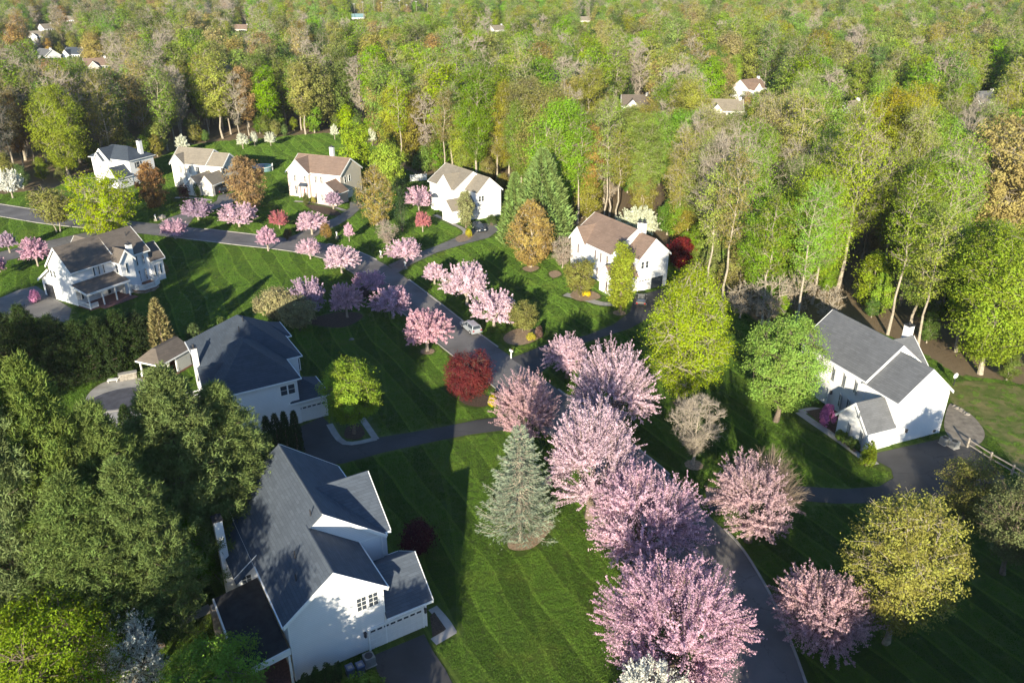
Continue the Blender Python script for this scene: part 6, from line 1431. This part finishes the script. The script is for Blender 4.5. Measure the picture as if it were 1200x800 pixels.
me.vertices.foreach_set('co', np.stack([x[REST], y[REST], np.zeros(len(REST))], axis=1).astype(np.float32).ravel())
def attr(nm, tp, vals):
    a = me.attributes.new(nm, tp, 'POINT'); a.data.foreach_set('value', vals)
attr('pick', 'INT', np.array([pid[(kind[i], var[i] % len(KINDS[kind[i]]))] for i in REST], np.int32))
attr('turn', 'FLOAT', rot[REST].astype(np.float32)); attr('size', 'FLOAT', scl[REST].astype(np.float32))
ca = me.attributes.new('tone', 'FLOAT_COLOR', 'POINT'); ca.data.foreach_set('color', np.array([list(tone_col(tones[i], int(i))) + [1.0] for i in REST], np.float32).ravel())
me.update()
fo = tag(link('far_wood', me), kind='stuff')
ng = bpy.data.node_groups.new('far_wood', 'GeometryNodeTree')
ng.interface.new_socket('Geometry', in_out='INPUT', socket_type='NodeSocketGeometry'); ng.interface.new_socket('Geometry', in_out='OUTPUT', socket_type='NodeSocketGeometry')
N = ng.nodes; gi = N.new('NodeGroupInput'); go = N.new('NodeGroupOutput'); iop = N.new('GeometryNodeInstanceOnPoints'); ci = N.new('GeometryNodeCollectionInfo')
ci.inputs['Collection'].default_value = PC; ci.inputs['Separate Children'].default_value = True; ci.inputs['Reset Children'].default_value = True
def na(nm, tp):
    a = N.new('GeometryNodeInputNamedAttribute'); a.data_type = tp; a.inputs['Name'].default_value = nm; return a.outputs['Attribute']
cx = N.new('ShaderNodeCombineXYZ'); ng.links.new(na('turn', 'FLOAT'), cx.inputs[2])
e2r = N.new('FunctionNodeEulerToRotation'); ng.links.new(cx.outputs[0], e2r.inputs[0])
ng.links.new(gi.outputs[0], iop.inputs['Points']); ng.links.new(ci.outputs[0], iop.inputs['Instance']); iop.inputs['Pick Instance'].default_value = True
ng.links.new(na('pick', 'INT'), iop.inputs['Instance Index']); ng.links.new(e2r.outputs[0], iop.inputs['Rotation']); ng.links.new(na('size', 'FLOAT'), iop.inputs['Scale'])
ng.links.new(iop.outputs[0], go.inputs[0])
md = fo.modifiers.new('trees', 'NODES'); md.node_group = ng
print('forest', n, len(ONE), len(REST), 'protos', len(pid))

# ---- mown grass blades on the lawns
gr = np.random.default_rng(5); GM = []
GCOL = bpy.data.collections.new('grass_tufts')
for k in range(4):
    nb_ = 130; p = np.stack([gr.uniform(-0.38, 0.38, nb_), gr.uniform(-0.38, 0.38, nb_), np.zeros(nb_)], axis=1)
    q = p + np.stack([gr.normal(0, 0.035, nb_), gr.normal(0, 0.035, nb_), gr.uniform(0.045, 0.095, nb_)], axis=1)
    o = bpy.data.objects.new('grass_tuft_%d' % k, quads_mesh('grass_tuft', ribbons(gr, p, q, 0.035), None, (M['blades'],))); GCOL.objects.link(o)
gx, gy, gs = [], [], []
for y0, y1, st in ((40, 190, 0.66), (190, 300, 1.0)):
    ax_, ay_ = np.meshgrid(np.arange(-210, 75, st), np.arange(y0, y1, st))
    gx.append((ax_ + gr.uniform(-0.4, 0.4, ax_.shape) * st).ravel()); gy.append((ay_ + gr.uniform(-0.4, 0.4, ay_.shape) * st).ravel()); gs.append(np.full(ax_.size, st / 0.66))
gx, gy, gs = np.concatenate(gx), np.concatenate(gy), np.concatenate(gs)
wx, wy, _ = view(gx, gy, 0.0); m = (wx > -25) & (wx < 1225) & (wy < 825) & inside(gx, gy, OPEN); gx, gy, gs = gx[m], gy[m], gs[m]
bad = (inside(gx, gy, DRY) & (gr.uniform(0, 1, len(gx)) < 0.75))
for poly in HARD:
    xs_, ys_ = [p[0] for p in poly], [p[1] for p in poly]
    bb = (gx > min(xs_) - 1) & (gx < max(xs_) + 1) & (gy > min(ys_) - 1) & (gy < max(ys_) + 1); ii = np.where(bb & ~bad)[0]
    if len(ii):
        h_ = np.zeros(len(ii), bool)
        for dx, dy in ((0, 0), (0.42, 0.42), (-0.42, 0.42), (0.42, -0.42), (-0.42, -0.42)): h_ |= inside(gx[ii] + dx, gy[ii] + dy, poly)
        bad[ii] |= h_
gx, gy, gs = gx[~bad], gy[~bad], gs[~bad]
me = bpy.data.meshes.new('grass'); me.vertices.add(len(gx)); me.vertices.foreach_set('co', np.stack([gx, gy, np.full(len(gx), 0.012)], axis=1).astype(np.float32).ravel())
attr('pick', 'INT', gr.integers(0, 4, len(gx)).astype(np.int32)); attr('turn', 'FLOAT', gr.uniform(0, 6.28, len(gx)).astype(np.float32)); attr('size', 'FLOAT', (gs * gr.uniform(0.9, 1.15, len(gx))).astype(np.float32))
me.update(); go_ = tag(link('grass', me), kind='stuff')
n2 = ng.copy(); n2.name = 'grass'
for nd in n2.nodes:
    if nd.bl_idname == 'GeometryNodeCollectionInfo': nd.inputs['Collection'].default_value = GCOL
go_.modifiers.new('tufts', 'NODES').node_group = n2
print('grass tufts', len(gx))

# ---- thin spring haze over the whole valley
hz = MB().box(-1500, 1500, -300, 1700, -1.0, 58.0).mesh('haze')
hm = bpy.data.materials.new('haze'); hm.use_nodes = True; hn = hm.node_tree.nodes
for nd in list(hn):
    if nd.bl_idname == 'ShaderNodeBsdfPrincipled': hn.remove(nd)
pvn = hn.new('ShaderNodeVolumePrincipled'); pvn.inputs['Color'].default_value = (0.86, 0.92, 1.0, 1); pvn.inputs['Density'].default_value = 0.00006; pvn.inputs['Anisotropy'].default_value = 0.0
hm.node_tree.links.new(pvn.outputs[0], hn['Material Output'].inputs['Volume'])
tag(link('haze', hz, hm), kind='stuff')
